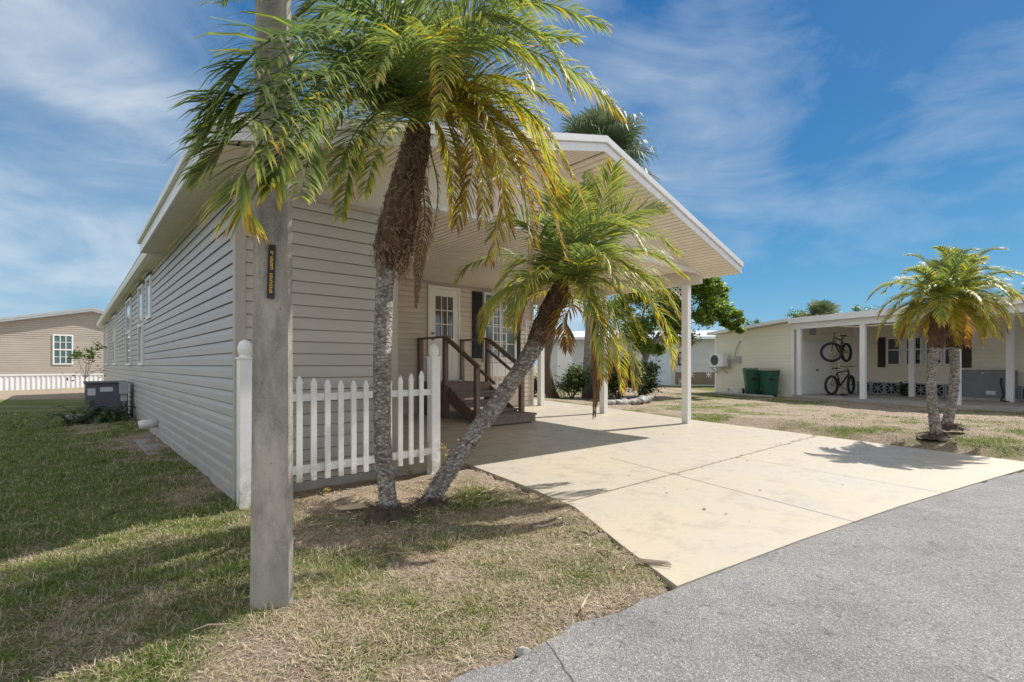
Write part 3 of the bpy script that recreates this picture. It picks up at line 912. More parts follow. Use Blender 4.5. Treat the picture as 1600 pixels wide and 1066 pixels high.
cr2 = (878, 448, 0)
lean = [
    dict(pts=P2(cr2, (830, 440, -.15), (776, 463, -.25), (752, 520, -.3)), leaf=.27, n=40, tint=.34, tip=.32, droop=.8, lift=.1),
    dict(pts=P2(cr2, (850, 420, .25), (794, 398, .5), (738, 412, .65), (712, 442, .7)), leaf=.2, n=38, tint=.22, tip=.3, droop=.7),
    dict(pts=P2(cr2, (905, 395, .1), (938, 325, .15), (958, 262, .15)), leaf=.3, n=38, tint=.36, tip=.18, droop=.15, lift=.15, face=(-.6, -.8, .1)),
    dict(pts=P2(cr2, (918, 395, -.05), (968, 342, -.1), (1036, 325, -.15)), leaf=.27, n=38, tint=.34, tip=.22, droop=.2, face=(-.1, -.75, .6)),
    dict(pts=P2(cr2, (912, 416, -.1), (963, 394, -.2), (1018, 396, -.28), (1068, 430, -.32)), leaf=.2, n=42, tint=.26, tip=.42, droop=.6),
    dict(pts=P2(cr2, (905, 428, -.2), (946, 420, -.35), (1000, 450, -.45), (1038, 535, -.5)), leaf=.22, n=42, tint=.27, tip=.42, droop=.55),
    dict(pts=P2(cr2, (905, 440, -.25), (950, 480, -.45), (982, 545, -.55), (990, 600, -.55)), leaf=.22, n=42, tint=.3, tip=.48, droop=.6),
    dict(pts=P2(cr2, (920, 440, .2), (990, 450, .35), (1038, 500, .4), (1052, 570, .4)), leaf=.22, n=40, tint=.34, tip=.48, droop=.6),
    dict(pts=P2(cr2, (900, 455, .3), (940, 490, .5), (965, 545, .55), (972, 610, .55)), leaf=.2, n=38, tint=.4, tip=.5, droop=.6),
    dict(pts=P2(cr2, (905, 445, -.35), (925, 480, -.5), (938, 540, -.6), (942, 590, -.6)), leaf=.2, n=38, tint=.36, tip=.5, droop=.6),
    dict(pts=P2(cr2, (895, 470, -.15), (882, 500, -.25), (886, 545, -.3)), leaf=.18, n=26, tint=.74, tip=.2, droop=.35, ragged=.3, label='orange brown dying frond under the crown'),
    dict(pts=P2(cr2, (850, 452, .1), (815, 470, .15), (790, 505, .18)), leaf=.16, n=28, tint=.6, tip=.2, droop=.6, label='golden yellow frond under the crown'),
    dict(pts=P2(cr2, (880, 400, .0), (876, 340, .0), (872, 290, -.05)), leaf=.25, n=36, tint=.3, tip=.12, droop=.2, face=(-.2, -.95, .1)),
    dict(pts=P2(cr2, (892, 395, .3), (905, 330, .5), (925, 290, .6)), leaf=.24, n=36, tint=.3, tip=.15, droop=.3),
    dict(pts=P2(cr2, (860, 400, -.15), (830, 355, -.3), (795, 345, -.4), (765, 372, -.45)), leaf=.22, n=36, tint=.26, tip=.25, droop=.45),
    dict(pts=P2(cr2, (900, 420, -.4), (920, 395, -.7), (945, 400, -.9), (962, 440, -1.0)), leaf=.2, n=36, tint=.3, tip=.35, droop=.5),
    dict(pts=P2(cr2, (850, 435, -.3), (828, 430, -.55), (810, 460, -.7), (800, 510, -.75)), leaf=.2, n=36, tint=.34, tip=.35, droop=.6),
    dict(pts=P2(cr2, (915, 405, .25), (965, 370, .45), (1020, 365, .55), (1060, 395, .6)), leaf=.22, n=36, tint=.3, tip=.3, droop=.5),
    dict(pts=P2(cr2, (930, 425, .1), (985, 420, .15), (1030, 445, .15), (1058, 490, .12)), leaf=.22, n=40, tint=.3, tip=.42, droop=.6),
    dict(pts=P2(cr2, (900, 390, -.2), (930, 350, -.35), (975, 355, -.5), (1005, 390, -.6)), leaf=.22, n=36, tint=.3, tip=.25, droop=.4),
    dict(pts=P2((915, 460, -.1), (931, 500, -.16), (933, 570, -.2), (928, 648, -.2)), leaf=.24, n=110, tint=.94, tip=.05, droop=2.2, lift=.1, ragged=.1, wid=.005, start=.05, label='long brown dead frond hanging from the crown'),
]
for (x0, y0, x1, y1, x2, y2, d, ti, tp) in (
        (900, 420, 950, 400, 1005, 430, .15, .32, .4), (905, 430, 960, 450, 1005, 530, .1, .34, .45), (900, 440, 930, 470, 955, 560, .1, .36, .48),
        (860, 420, 815, 410, 775, 450, .1, .32, .35), (865, 440, 830, 460, 806, 530, -.1, .4, .4), (890, 390, 910, 320, 915, 270, .2, .32, .15),
        (870, 395, 850, 330, 815, 300, .1, .3, .2), (905, 400, 960, 350, 1015, 350, .2, .32, .3), (910, 415, 975, 410, 1040, 470, .05, .33, .42),
        (900, 445, 945, 500, 966, 590, -.2, .4, .48), (890, 400, 895, 340, 890, 300, -.4, .32, .2), (855, 425, 800, 440, 765, 500, .4, .34, .38)):
    lean.append(dict(pts=P2(cr2, (x0, y0, d * .5), (x1, y1, d), (x2, y2, d * 1.2)), leaf=.2, n=38, tint=ti, tip=tp, droop=.45))
base2 = px(672, 783, 4.4)
base2.z = 0
palm('palm_tree', 'slender palm leaning right across the driveway edge toward the wooden steps', base2, lean, [],
     [px(664, 796, 4.4), px(695, 745, 4.5), px(740, 680, 4.62), px(790, 612, 4.75), px(830, 550, 4.88), px(845, 520, 4.92)],
     [.08, .078, .077, .077, .079, .082],
     [px(838, 536, 4.9), px(850, 510, 4.93), px(862, 480, 4.97), px(878, 446, 5.0)],
     [.088, .108, .10, .08], 420, None, .2, 1500, (.2, .05), None, .012)

# ---- pair of short palms on the far lawn
SUNAZ = None
for k, (bx, by, Yb, path, cpx, lab) in enumerate([
    (1464, 682, 7.6, [(1464, 684), (1458, 640), (1455, 590), (1462, 530), (1468, 480)], (1470, 468),
     'left of the twin short palms on the lawn, trunk bowed left'),
    (1481, 668, 7.95, [(1478, 670), (1488, 625), (1492, 580), (1490, 530), (1492, 478)], (1496, 466),
     'right of the twin short palms on the lawn, straighter trunk'),
]):
    b = px(bx, by, Yb)
    crown = px(cpx[0], cpx[1], Yb)
    gen = []
    for i in range(32):
        az = i * 2.39996 + k * 1.1
        q = i / 31
        el = R(78 - 98 * q) + random.uniform(-.1, .1)
        ln = random.uniform(.85, 1.12) * (1 - .15 * (q > .85))
        ti = .26 + .2 * q + random.uniform(-.08, .12)
        if q > .8 and random.random() < .65:
            ti = random.uniform(.55, .78)
        gen.append((az, el, ln, .75 + .25 * q, ti, .3))
    pts = [px(x, y, Yb) for x, y in path]
    palm('palm_tree', lab, b, [], gen, pts, [.078, .063, .063, .067, .072],
         [px(path[3][0], path[3][1] + 14, Yb), px(path[3][0] + 3, path[3][1] - 8, Yb), px(path[4][0], path[4][1], Yb), crown],
         [.085, .105, .10, .08], 60, crown, .145, 260, (.24, .09), 'twin short palms on the right lawn')

# ------------------------------------------------------------------ ground, road, driveway
ROADU = [-40, -6, -.06, .6, 1.342, 2.6, 4.2, 7.15, 12, 40]
ROADV = [-3.3, -3.42, -3.47, -3.5, -3.56, -3.72, -3.98, -4.61, -5.7, -12]


def road_v(u):
    return np.interp(u, ROADU, ROADV)


DRV_F = [(1.342, -3.60), (1.60, -3.08), (2.076, -2.21), (2.30, -1.2), (2.50, -.07), (1.60, -.03), (1.60, .35), (9.07, .35), (8.7, -1.2), (8.15, -3.1), (7.75, -4.73), (5.5, -4.28), (4.2, -4.03), (2.6, -3.77)]
DRV_B = [(1.60, .35), (1.60, 4.79), (8.29, 4.79), (8.29, 8.5), (9.65, 8.5), (9.6, 5.6), (9.5, 3.2), (9.07, .35)]


def drv_z(v):
    return .0265 * max(0.0, v - .35)


def inside(poly, u, v):
    u, v = np.asarray(u), np.asarray(v)
    r = np.zeros(u.shape, bool)
    n = len(poly)
    for i in range(n):
        (x0, y0), (x1, y1) = poly[i], poly[(i + 1) % n]
        c = ((y0 > v) != (y1 > v)) & (u < (x1 - x0) * (v - y0) / (y1 - y0 + 1e-12) + x0)
        r ^= c
    return r


def vnoise(x, y, s, seed):
    """smooth value noise 0..1"""
    g = np.random.default_rng(seed).random((64, 64))
    x, y = np.asarray(x) / s, np.asarray(y) / s
    xi, yi = np.floor(x).astype(int), np.floor(y).astype(int)
    fx, fy = x - xi, y - yi
    fx, fy = fx * fx * (3 - 2 * fx), fy * fy * (3 - 2 * fy)
    a, b = g[xi % 64, yi % 64], g[(xi + 1) % 64, yi % 64]
    c, d = g[xi % 64, (yi + 1) % 64], g[(xi + 1) % 64, (yi + 1) % 64]
    return (a * (1 - fx) + b * fx) * (1 - fy) + (c * (1 - fx) + d * fx) * fy


def sstep(a, b, x):
    t = np.clip((x - a) / (b - a), 0, 1)
    return t * t * (3 - 2 * t)


def ground_z(x, y):
    x, y = np.asarray(x, float), np.asarray(y, float)
    u = (x - C0.x) * EU.x + (y - C0.y) * EU.y
    v = (x - C0.x) * EV.x + (y - C0.y) * EV.y
    z = -.022 + (vnoise(x, y, .55, 3) - .5) * .035 * sstep(60, 20, np.hypot(x, y)) + (vnoise(x, y, .19, 4) - .5) * .030 * sstep(25, 12, np.hypot(x, y))
    z = z + .0265 * np.clip(v - .35, 0, 7) * sstep(13, 9.5, u) * sstep(1.2, 3, u)
    z = z - .075 * sstep(-.2, -1.6, u)
    ue = np.interp(v, [-4.73, -3.1, -1.2, .35, 3.2, 5.6], [7.75, 8.15, 8.7, 9.07, 9.5, 9.6])
    z = z + .14 * sstep(.03, .75, u - ue) * sstep(13.5, 9.5, y)
    under = np.zeros(x.shape)
    under = np.maximum(under, sstep(.05, -.14, v - road_v(u)))
    ins = inside(DRV_F, u, v) | inside(DRV_B, u, v)
    z = np.where(ins, np.minimum(z, -.06 + .0265 * np.clip(v - .35, 0, 7)), z)
    z = z * (1 - under) + (-.10) * under
    return z


def greenness(x, y):
    u = (x - C0.x) * EU.x + (y - C0.y) * EU.y
    v = (x - C0.x) * EV.x + (y - C0.y) * EV.y
    g = .55 * vnoise(x, y, .5, 8) + .45 * vnoise(x, y, 1.4, 9) + .25 * (vnoise(x, y, .17, 10) - .5)
    front = sstep(.3, 1.3, u + .25 * v + .35)
    g = g + .34 * sstep(1.2, -1.4, u + .3) * sstep(-3.2, -1.0, v) - .10 * front
    g = g - .25 * sstep(.7, .1, np.abs(v + .75)) * sstep(.2, .6, u)      # dirt bed along the fence
    g = g + .03 * (u > 8) - .6 * sstep(17.5, 20, y) * (u < 0)
    g = np.clip((g - .42) * 3.0 + .30, 0, 1)
    return g * sstep(-.02, .42, v - road_v(u) + .25 * (vnoise(x, y, .2, 12) - .5))


def axis(a, b, lo, hi, step):
    n = np.arange(lo, hi, step)
    l = lo - (np.geomspace(step, lo - a, 16))[::-1]
    r = hi + np.geomspace(step, b - hi, 16)
    return np.concatenate([l, n, r])


gx, gy = axis(-600, 600, -9, 12, .075), axis(-60, 900, .6, 18, .075)
XX, YY = np.meshgrid(gx, gy, indexing='ij')
ZZ = ground_z(XX, YY)
nx, ny = XX.shape
vv = np.stack([XX, YY, ZZ], -1).reshape(-1, 3)
ii = np.arange(nx * ny).reshape(nx, ny)
ff = np.stack([ii[:-1, :-1], ii[1:, :-1], ii[1:, 1:], ii[:-1, 1:]], -1).reshape(-1, 4)


def np_mesh(name, verts, faces, mat, attrs, smooth=False):
    me = bpy.data.meshes.new(name)
    k = faces.shape[1]
    me.vertices.add(len(verts))
    me.vertices.foreach_set('co', verts.astype(np.float32).ravel())
    me.loops.add(faces.size)
    me.loops.foreach_set('vertex_index', faces.astype(np.int32).ravel())
    me.polygons.add(len(faces))
    me.polygons.foreach_set('loop_start', np.arange(0, faces.size, k, dtype=np.int32))
    me.polygons.foreach_set('loop_total', np.full(len(faces), k, dtype=np.int32))
    me.materials.append(mat)
    for n_, a in attrs.items():
        at = me.attributes.new(n_, 'FLOAT', 'POINT')
        at.data.foreach_set('value', a.astype(np.float32))
    if smooth:
        me.polygons.foreach_set('use_smooth', np.ones(len(faces), bool))
    me.update(calc_edges=True)
    me.validate()
    o = bpy.data.objects.new(name, me)
    COL.objects.link(o)
    return o


tag(np_mesh('ground', vv, ff, M['ground'], {'green': greenness(vv[:, 0], vv[:, 1])}, True), kind='structure')

mb = MB()
us = np.concatenate([np.linspace(-40, -4, 20), np.arange(-3.9, 9, .06), np.linspace(9.2, 40, 25)])
edge = [(float(u), float(road_v(u)) + .035 * (vnoise(u, 0 * u, .3, 5) - .5) * 2 + .045 * (float(vnoise(u, 0 * u, .09, 6)) - .5)) for u in us]
n = len(edge)
vs = [UV(u, v, -.012) for u, v in edge] + [UV(u, v - .12, -.008) for u, v in edge] + [UV(u, -16, -.008) for u, v in edge] + [UV(u, v + .01, -.06) for u, v in edge]
fs = []
for i in range(n - 1):
    fs += [(i, i + n, i + n + 1, i + 1), (i + n, i + 2 * n, i + 2 * n + 1, i + n + 1), (i + 3 * n, i, i + 1, i + 3 * n + 1)]
mb.add(vs, fs)
tag(mb.build('road', M['road']), kind='structure')

mb = MB()
nf, nb = len(DRV_F), len(DRV_B)
top = [(u, v, 0.0) for u, v in DRV_F]
mb.add(top + [(u, v, -.12) for u, v, z in top], [tuple(range(nf))] + [(i, i + nf, (i + 1) % nf + nf, (i + 1) % nf) for i in range(nf)])
top = [(u, v, drv_z(v)) for u, v in DRV_B]
mb.add(top + [(u, v, z - .12) for u, v, z in top], [tuple(range(nb - 1, -1, -1))] + [(i, (i + 1) % nb, (i + 1) % nb + nb, i + nb) for i in range(nb) if i != nb - 1])
o = mb.build('driveway', M['drive'])
o.location = C0
o.rotation_euler = (0, 0, TH)
tag(o, kind='structure')

# ---- grass (stuff): a mat of lying straw plus green and dry tufts
def lawn_mask(x, y):
    u = (x - C0.x) * EU.x + (y - C0.y) * EU.y
    v = (x - C0.x) * EV.x + (y - C0.y) * EV.y
    keep = (np.abs(x) < y * 1.12 + .5) & (y > 1.3)
    keep &= (v - road_v(u)) > -.05 + .24 * (vnoise(x, y, .17, 21) - .35)
    keep &= ~inside(DRV_F, u, v) & ~inside(DRV_B, u, v)
    keep &= ~((u > -.04) & (u < 8.3) & (v > -.05) & (v < 25))
    keep &= ~((np.abs(x - base1.x) < .1) & (np.abs(y - base1.y) < .1))
    bed = sstep(.62, .2, np.abs(v + .55)) * sstep(.2, .6, u)
    return keep, bed


def blade_arrays(x, y, L, W, az, ln, tint, zoff=-.004):
    k = len(x)
    p = np.stack([x, y, ground_z(x, y) + zoff], -1)
    az2 = az + np.pi / 2 + rng.uniform(-.5, .5, k)
    d = np.stack([np.cos(az) * np.sin(ln), np.sin(az) * np.sin(ln), np.cos(ln)], -1)
    w = np.stack([np.cos(az2), np.sin(az2), np.zeros(k)], -1) * W[:, None]
    mid = p + d * (L * .55)[:, None]
    d2 = d.copy()
    d2[:, 2] -= rng.uniform(.1, .8, k)
    d2 += rng.normal(0, .25, (k, 3))
    d2 /= np.linalg.norm(d2, axis=1)[:, None]
    tipp = mid + d2 * (L * .5)[:, None]
    tipp[:, 2] = np.maximum(tipp[:, 2], p[:, 2] + .007)
    V = np.stack([p - w, p + w, mid + w * .8, mid - w * .8, tipp], 1).reshape(-1, 3)
    T = np.repeat(tint, 5)
    T[4::5] = np.clip(T[4::5] + rng.uniform(0, .12, k), 0, 1)
    return V, T


VS, TS = [], []
for (x0, x1, y0, y1, mat_d, tuft_d, per, w) in ((-3.4, 1.8, 1.4, 3.2, 10500, 330, 18, .0021), (-5.4, 1.8, 3.2, 5.3, 7000, 260, 16, .0025),
                                               (-8.4, -2.0, 5.3, 8.2, 3000, 170, 14, .0034), (-15, -4, 8.2, 14, 900, 70, 13, .0048),
                                               (4.0, 13, 6.3, 12, 1500, 70, 13, .0036), (2.0, 16, 12, 21, 220, 14, 12, .006)):
    A = (x1 - x0) * (y1 - y0)
    # lying straw
    k = int(A * mat_d)
    x, y = rng.uniform(x0, x1, k), rng.uniform(y0, y1, k)
    keep, bed = lawn_mask(x, y)
    g = greenness(x, y)
    dens = (.35 + .65 * sstep(.3, .55, vnoise(x, y, .33, 31))) * (1 - .35 * bed) * (1 - .55 * g)
    keep &= rng.random(k) < dens
    x, y = x[keep], y[keep]
    k = len(x)
    t = np.where(rng.random(k) < .28, rng.uniform(.88, 1, k), rng.uniform(.48, .86, k))
    V, T = blade_arrays(x, y, rng.uniform(.018, .06, k), w * rng.uniform(.45, .9, k), rng.uniform(0, 6.283, k), rng.uniform(1.05, 1.52, k), t, .002)
    VS.append(V); TS.append(T)
    # tufts
    k = int(A * tuft_d)
    x, y = rng.uniform(x0, x1, k), rng.uniform(y0, y1, k)
    keep, bed = lawn_mask(x, y)
    g = greenness(x, y)
    keep &= rng.random(k) < (.22 + .85 * g) * (1 - .75 * bed)
    x, y, g = x[keep], y[keep], g[keep]
    k = len(x)
    sz = rng.uniform(.55, 1.25, k) * (.7 + .55 * g)
    isg = rng.random(k) < .12 + g * .95
    hue = np.where(isg, rng.uniform(.0, .30, k), rng.uniform(.42, .8, k))
    X, Y_ = np.repeat(x, per), np.repeat(y, per)
    n_ = len(X)
    off = rng.normal(0, .028, (n_, 2)) * np.repeat(sz, per)[:, None]
    az = np.arctan2(off[:, 1], off[:, 0]) + rng.normal(0, .9, n_)
    t = np.clip(np.repeat(hue, per) + rng.normal(0, .06, n_), 0, 1)
    t = np.where(rng.random(n_) < .14, rng.uniform(.5, .9, n_), t)
    xx, yy_ = X + off[:, 0], Y_ + off[:, 1]
    ok, _ = lawn_mask(xx, yy_)
    V, T = blade_arrays(xx[ok], yy_[ok], (rng.uniform(.022, .062, n_) * np.repeat(sz, per))[ok], (w * .95 * rng.uniform(.7, 1.3, n_))[ok], az[ok], np.abs(rng.normal(.65, .35, n_))[ok], t[ok])
    VS.append(V); TS.append(T)
VS, TS = np.concatenate(VS), np.concatenate(TS)
b_ = np.arange(len(VS) // 5)[:, None] * 5
FS = np.concatenate([b_ + np.array([[0, 1, 2]]), b_ + np.array([[0, 2, 3]]), b_ + np.array([[3, 2, 4]])])
tag(np_mesh('lawn_grass', VS, FS, M['grass_blade'], {'tint': TS}), 'short patchy lawn grass, green tufts among straw-coloured dry turf', 'grass', kind='stuff')

# ------------------------------------------------------------------ the house
house = thing('mobile_home', 'taupe lap-sided home with gabled white-trimmed roof and open carport', 'house', C0, TH)
H_END = 24.0
ZC = 3.12
RU, RZ = 4.418, 4.159            # ridge, soffit level
EL, ER = -.33, 8.617             # eaves
ZL, ZR = 2.91, 2.985
VF = -.69


def sof(u):
    return RZ - (RZ - ZL) * (RU - u) / (RU - EL) if u < RU else RZ - (RZ - ZR) * (u - RU) / (ER - RU)


mb = MB()
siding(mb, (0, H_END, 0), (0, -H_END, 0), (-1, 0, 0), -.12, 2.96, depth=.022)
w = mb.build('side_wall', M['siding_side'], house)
mb = MB()
siding(mb, (0, 0, 0), (1.57, 0, 0), (0, -1, 0), .07, 2.86, depth=.018)
mb.build('front_wall', M['siding'], house)
mb = MB()
siding(mb, (1.57, 0, 0), (0, 4.8, 0), (1, 0, 0), .06, 3.12)
siding(mb, (8.27, 4.8, 0), (0, H_END - 4.8, 0), (1, 0, 0), .06, 3.05)
siding(mb, (8.27, H_END, 0), (-8.27, 0, 0), (0, 1, 0), 0, 3.05)
mb.build('side_wall', M['siding'], house)
mb = MB()
siding(mb, (1.57, 4.8, 0), (6.70, 0, 0), (0, -1, 0), .07, 3.12)
mb.build('porch_wall', M['siding_porch_lit'], house)
mb = MB()
mb.box((-.03, -.03, -.1), (1.62, .05, .065))
mb.build('footing', M['pale_concrete'], house)
# corner trim
for (a, b, c, d) in ((-.026, -.026, .065, .065), (1.525, -.026, 1.60, .05), (8.21, 4.77, 8.30, 4.87)):
    mb = MB()
    mb.box((a, b, -.1 if a < 0 else .06), (c, d, 2.858 if a < 2 else 3.11))
    mb.build('corner_trim', M['corner_trim'], house, bevel=.004)
# frieze at the top of the front wall and of the side wall
mb = MB()
mb.box((.066, -.03, 2.83), (1.524, .0, 2.875))
mb.build('frieze_trim', M['corner_trim'], house)
mb = MB()
mb.box((1.60, 4.755, 3.085), (8.205, 4.785, 3.118))
mb.build('frieze_trim', M['corner_trim'], house)
mb = MB()
mb.box((-.045, -.66, 2.925), (-.016, H_END, 2.965))
mb.build('frieze_trim', M['soffit'], house)

# gable panel above the front wall and the porch opening
mb = MB()
for (u0, u1, zb) in ((-.03, 1.6, 2.862), (1.6, RU, ZC), (RU, 8.5, ZC)):
    pts = [(u0, .045, zb), (u1, .045, zb), (u1, .045, max(zb + .002, sof(u1) + .03)), (u0, .045, sof(u0) + .03)]
    mb.prism([Vector(p) for p in pts], (0, .06, 0))
mb.build('gable_panel', M['cream_panel'], house)
mb = MB()
mb.beam((0, .03, sof(0) - .02), (RU, .03, RZ - .02), .03, .05)
mb.beam((RU, .03, RZ - .02), (8.45, .03, sof(8.45) - .02), .03, .05)
mb.build('gable_trim', M['soffit'], house)
mb = MB()
mb.box((1.62, .02, 3.06), (8.33, .13, 3.121))
mb.build('porch_header', M['white_trim'], house, bevel=.004)

# soffits
mb = MB()
grooved(mb, (EL + .01, VF + .01, ZL), (RU - EL - .02, 0, RZ - ZL), (0, .75, 0), 46)
grooved(mb, (ER - .01, VF + .01, ZR), (RU - ER + .02, 0, RZ - ZR), (0, .75, 0), 42)
mb.build('rake_soffit', M['soffit'], house)
mb = MB()
grooved(mb, (EL + .01, VF + .05, ZL), (0, 4.37 - VF - .05, 0), (.32, 0, .045), 50)
mb.build('eave_soffit', M['soffit'], house)
mb = MB()
mb.box((-.17, 4.40, 2.93), (.0, H_END + .3, 2.945))
mb.build('eave_soffit', M['soffit'], house)
mb = MB()
grooved(mb, (1.6, .105, ZC), (6.77, 0, 0), (0, 4.69, 0), 66)
mb.build('porch_ceiling', M['soffit'], house)
mb = MB()
grooved(mb, (8.36, .1, ZR + .03), (.25, 0, -.03), (0, H_END, 0), 3)
mb.build('eave_soffit', M['soffit'], house)

# roof slabs
mb = MB()
FT = .215


def rf(u):
    return sof(u) + FT


for (u0, u1) in ((EL - .03, RU), (RU, ER + .03)):
    a, b = (u0, rf(u0)), (u1, rf(u1))
    vE = 4.4 if u0 < 0 else H_END + .3
    mb.hexa([(a[0], VF - .03, a[1] - .04), (b[0], VF - .03, b[1] - .04), (b[0], vE, b[1] - .04), (a[0], vE, a[1] - .04),
             (a[0], VF - .03, a[1]), (b[0], VF - .03, b[1]), (b[0], vE, b[1]), (a[0], vE, a[1])])
a, b = (-.2, rf(-.2) - .03), (RU, rf(RU) - .003)
mb.hexa([(a[0], 4.401, a[1] - .04), (b[0], 4.401, b[1] - .04), (b[0], H_END + .3, b[1] - .04), (a[0], H_END + .3, a[1] - .04),
         (a[0], 4.401, a[1]), (b[0], 4.401, b[1]), (b[0], H_END + .3, b[1]), (a[0], H_END + .3, a[1])])
roof = mb.build('roof', M['roof_top'], house)
# rake and eave fascia: a lower board, and a proud metal drip strip above it
mb = MB()
md = MB()
for (u0, u1) in ((EL, RU), (RU, ER)):
    for (bb, z0, z1, v0, v1) in ((mb, 0, .105, VF - .012, VF + .01), (md, .118, .205, VF - .045, VF + .01)):
        bb.hexa([(u0, v0, sof(u0) + z0), (u1, v0, sof(u1) + z0), (u1, v1, sof(u1) + z0), (u0, v1, sof(u0) + z0),
                 (u0, v0, sof(u0) + z1), (u1, v0, sof(u1) + z1), (u1, v1, sof(u1) + z1), (u0, v1, sof(u0) + z1)])
    md.hexa([(u0, VF + .0, sof(u0) + .1), (u1, VF + .0, sof(u1) + .1), (u1, VF + .012, sof(u1) + .1), (u0, VF + .012, sof(u0) + .1),
             (u0, VF + .0, sof(u0) + .13), (u1, VF + .0, sof(u1) + .13), (u1, VF + .012, sof(u1) + .13), (u0, VF + .012, sof(u0) + .13)])
mb.box((EL - .012, VF, ZL - .005), (EL + .01, 4.40, ZL + .125))
md.box((EL - .05, VF - .03, ZL + .13), (EL + .01, 4.40, ZL + .195))
mb.box((ER - .01, VF, ZR - .005), (ER + .012, H_END, ZR + .105))
md.box((ER - .01, VF - .03, ZR + .118), (ER + .04, H_END, ZR + .2))
mb.box((EL + .01, 4.385, ZL + .0), (-.03, 4.40, ZL + .16))
mb.build('fascia', M['white_trim'], roof)
md.build('drip_edge', M['white_trim'], roof)
mb = MB()
prof = [(-.17, 2.945), (-.235, 2.945), (-.255, 3.0), (-.25, 3.055), (-.262, 3.06), (-.262, 3.068), (-.24, 3.068), (-.24, 2.965), (-.17, 2.965)]
mb.prism([Vector((u, 4.41, z)) for u, z in prof], (0, H_END - 4.2, 0))
mb.build('gutter', M['white_trim'], roof)

# side wall windows
for (v0, v1, z0, z1) in ((6.15, 6.85, 2.07, 2.86), (7.5, 8.35, 1.2, 2.86), (10.2, 11.5, 1.2, 2.86), (15.6, 17.0, 1.2, 2.86), (20.5, 22, 1.2, 2.86)):
    mb = MB()
    x0, x1 = -.052, -.004
    for (a, b, c, d) in ((v0, v0 + .06, z0, z1), (v1 - .06, v1, z0, z1), (v0 + .06, v1 - .06, z0, z0 + .06), (v0 + .06, v1 - .06, z1 - .06, z1)):
        mb.box((x0, a, c), (x1, b, d))
    zm = (z0 + z1) / 2
    if z0 < 2:
        mb.box((x0 + .004, v0 + .06, zm - .025), (x1, v1 - .06, zm + .025))
    fr = mb.build('window', M['white_trim'], house)
    g = MB()
    g.box((-.036, v0 + .06, (zm + .025) if z0 < 2 else z0 + .06), (-.03, v1 - .06, z1 - .06))
    g.build('pane', M['glass_sky_reflect'], fr)
    if z0 < 2:
        g = MB()
        g.box((-.030, v0 + .06, z0 + .06), (-.024, v1 - .06, zm - .025))
        g.build('pane', M['glass_dark'], fr)
    hd = MB()
    hd.hexa([(-.10, v0 - .08, z1 + .01), (-.10, v1 + .08, z1 + .01), (-.015, v1 + .08, z1 + .05), (-.015, v0 - .08, z1 + .05),
             (-.10, v0 - .08, z1 + .03), (-.10, v1 + .08, z1 + .03), (-.015, v1 + .08, z1 + .075), (-.015, v0 - .08, z1 + .075)])
    hd.build('hood', M['corner_trim'], fr)

# porch door
mb = MB()
DU0, DU1, DZ0, DZ1 = 4.957, 5.843, .85, 3.03
Vw = 4.8
f = .055
mb.box((DU0, Vw - .06, DZ0), (DU0 + f, Vw, DZ1))
mb.box((DU1 - f, Vw - .06, DZ0), (DU1, Vw, DZ1))
mb.box((DU0 + f, Vw - .06, DZ1 - f), (DU1 - f, Vw, DZ1))
fr = mb.build('door_frame', M['door_white'], house, bevel=.004)
GU0, GU1, GZ0, GZ1 = DU0 + .20, DU1 - .20, 1.83, 2.80
mb = MB()
y0, y1 = Vw - .045, Vw - .01
a0, a1 = DU0 + f + .004, DU1 - f - .004
mb.box((a0, y0, DZ0 + .01), (GU0, y1, DZ1 - f - .004))
mb.box((GU1, y0, DZ0 + .01), (a1, y1, DZ1 - f - .004))
mb.box((GU0, y0, GZ1), (GU1, y1, DZ1 - f - .004))
mb.box((GU0, y0, DZ0 + .01), (GU1, y1, GZ0))
for i in (1, 2):
    u = GU0 + (GU1 - GU0) * i / 3
    mb.box((u - .01, y0 - .006, GZ0), (u + .01, y1, GZ1))
    z = GZ0 + (GZ1 - GZ0) * i / 3
    mb.box((GU0, y0 - .004, z - .01), (GU1, y1, z + .01))
for (z0, z1) in ((1.05, 1.68),):      # raised lower panel moulding
    for (p, q) in (((GU0, y0 - .01, z0), (GU1, y0, z0 + .03)), ((GU0, y0 - .01, z1 - .03), (GU1, y0, z1)),
                   ((GU0, y0 - .01, z0 + .03), (GU0 + .03, y0, z1 - .03)), ((GU1 - .03, y0 - .01, z0 + .03), (GU1, y0, z1 - .03))):
        mb.box(p, q)
dr = mb.build('door', M['door_white'], house)
mb = MB()
mb.box((GU0, y1 - .02, GZ0), (GU1, y1 - .014, GZ1))
mb.build('pane', M['glass_dark'], dr)
for z in (1.80, 1.93):
    mb = MB()
    mb.tube([(a0 + .065, y0, z), (a0 + .065, y0 - .03, z), (a0 + .065, y0 - .032, z), (a0 + .065, y0 - .065, z)], [.03, .03, .018, .026], 12)
    mb.build('handle', M['metal_knob'], dr, True)
mb = MB()
mb.box((DU0 - .02, Vw - .12, DZ0 - .03), (DU1 + .02, Vw - .0, DZ0))
mb.build('sill', M['metal_knob'], fr)

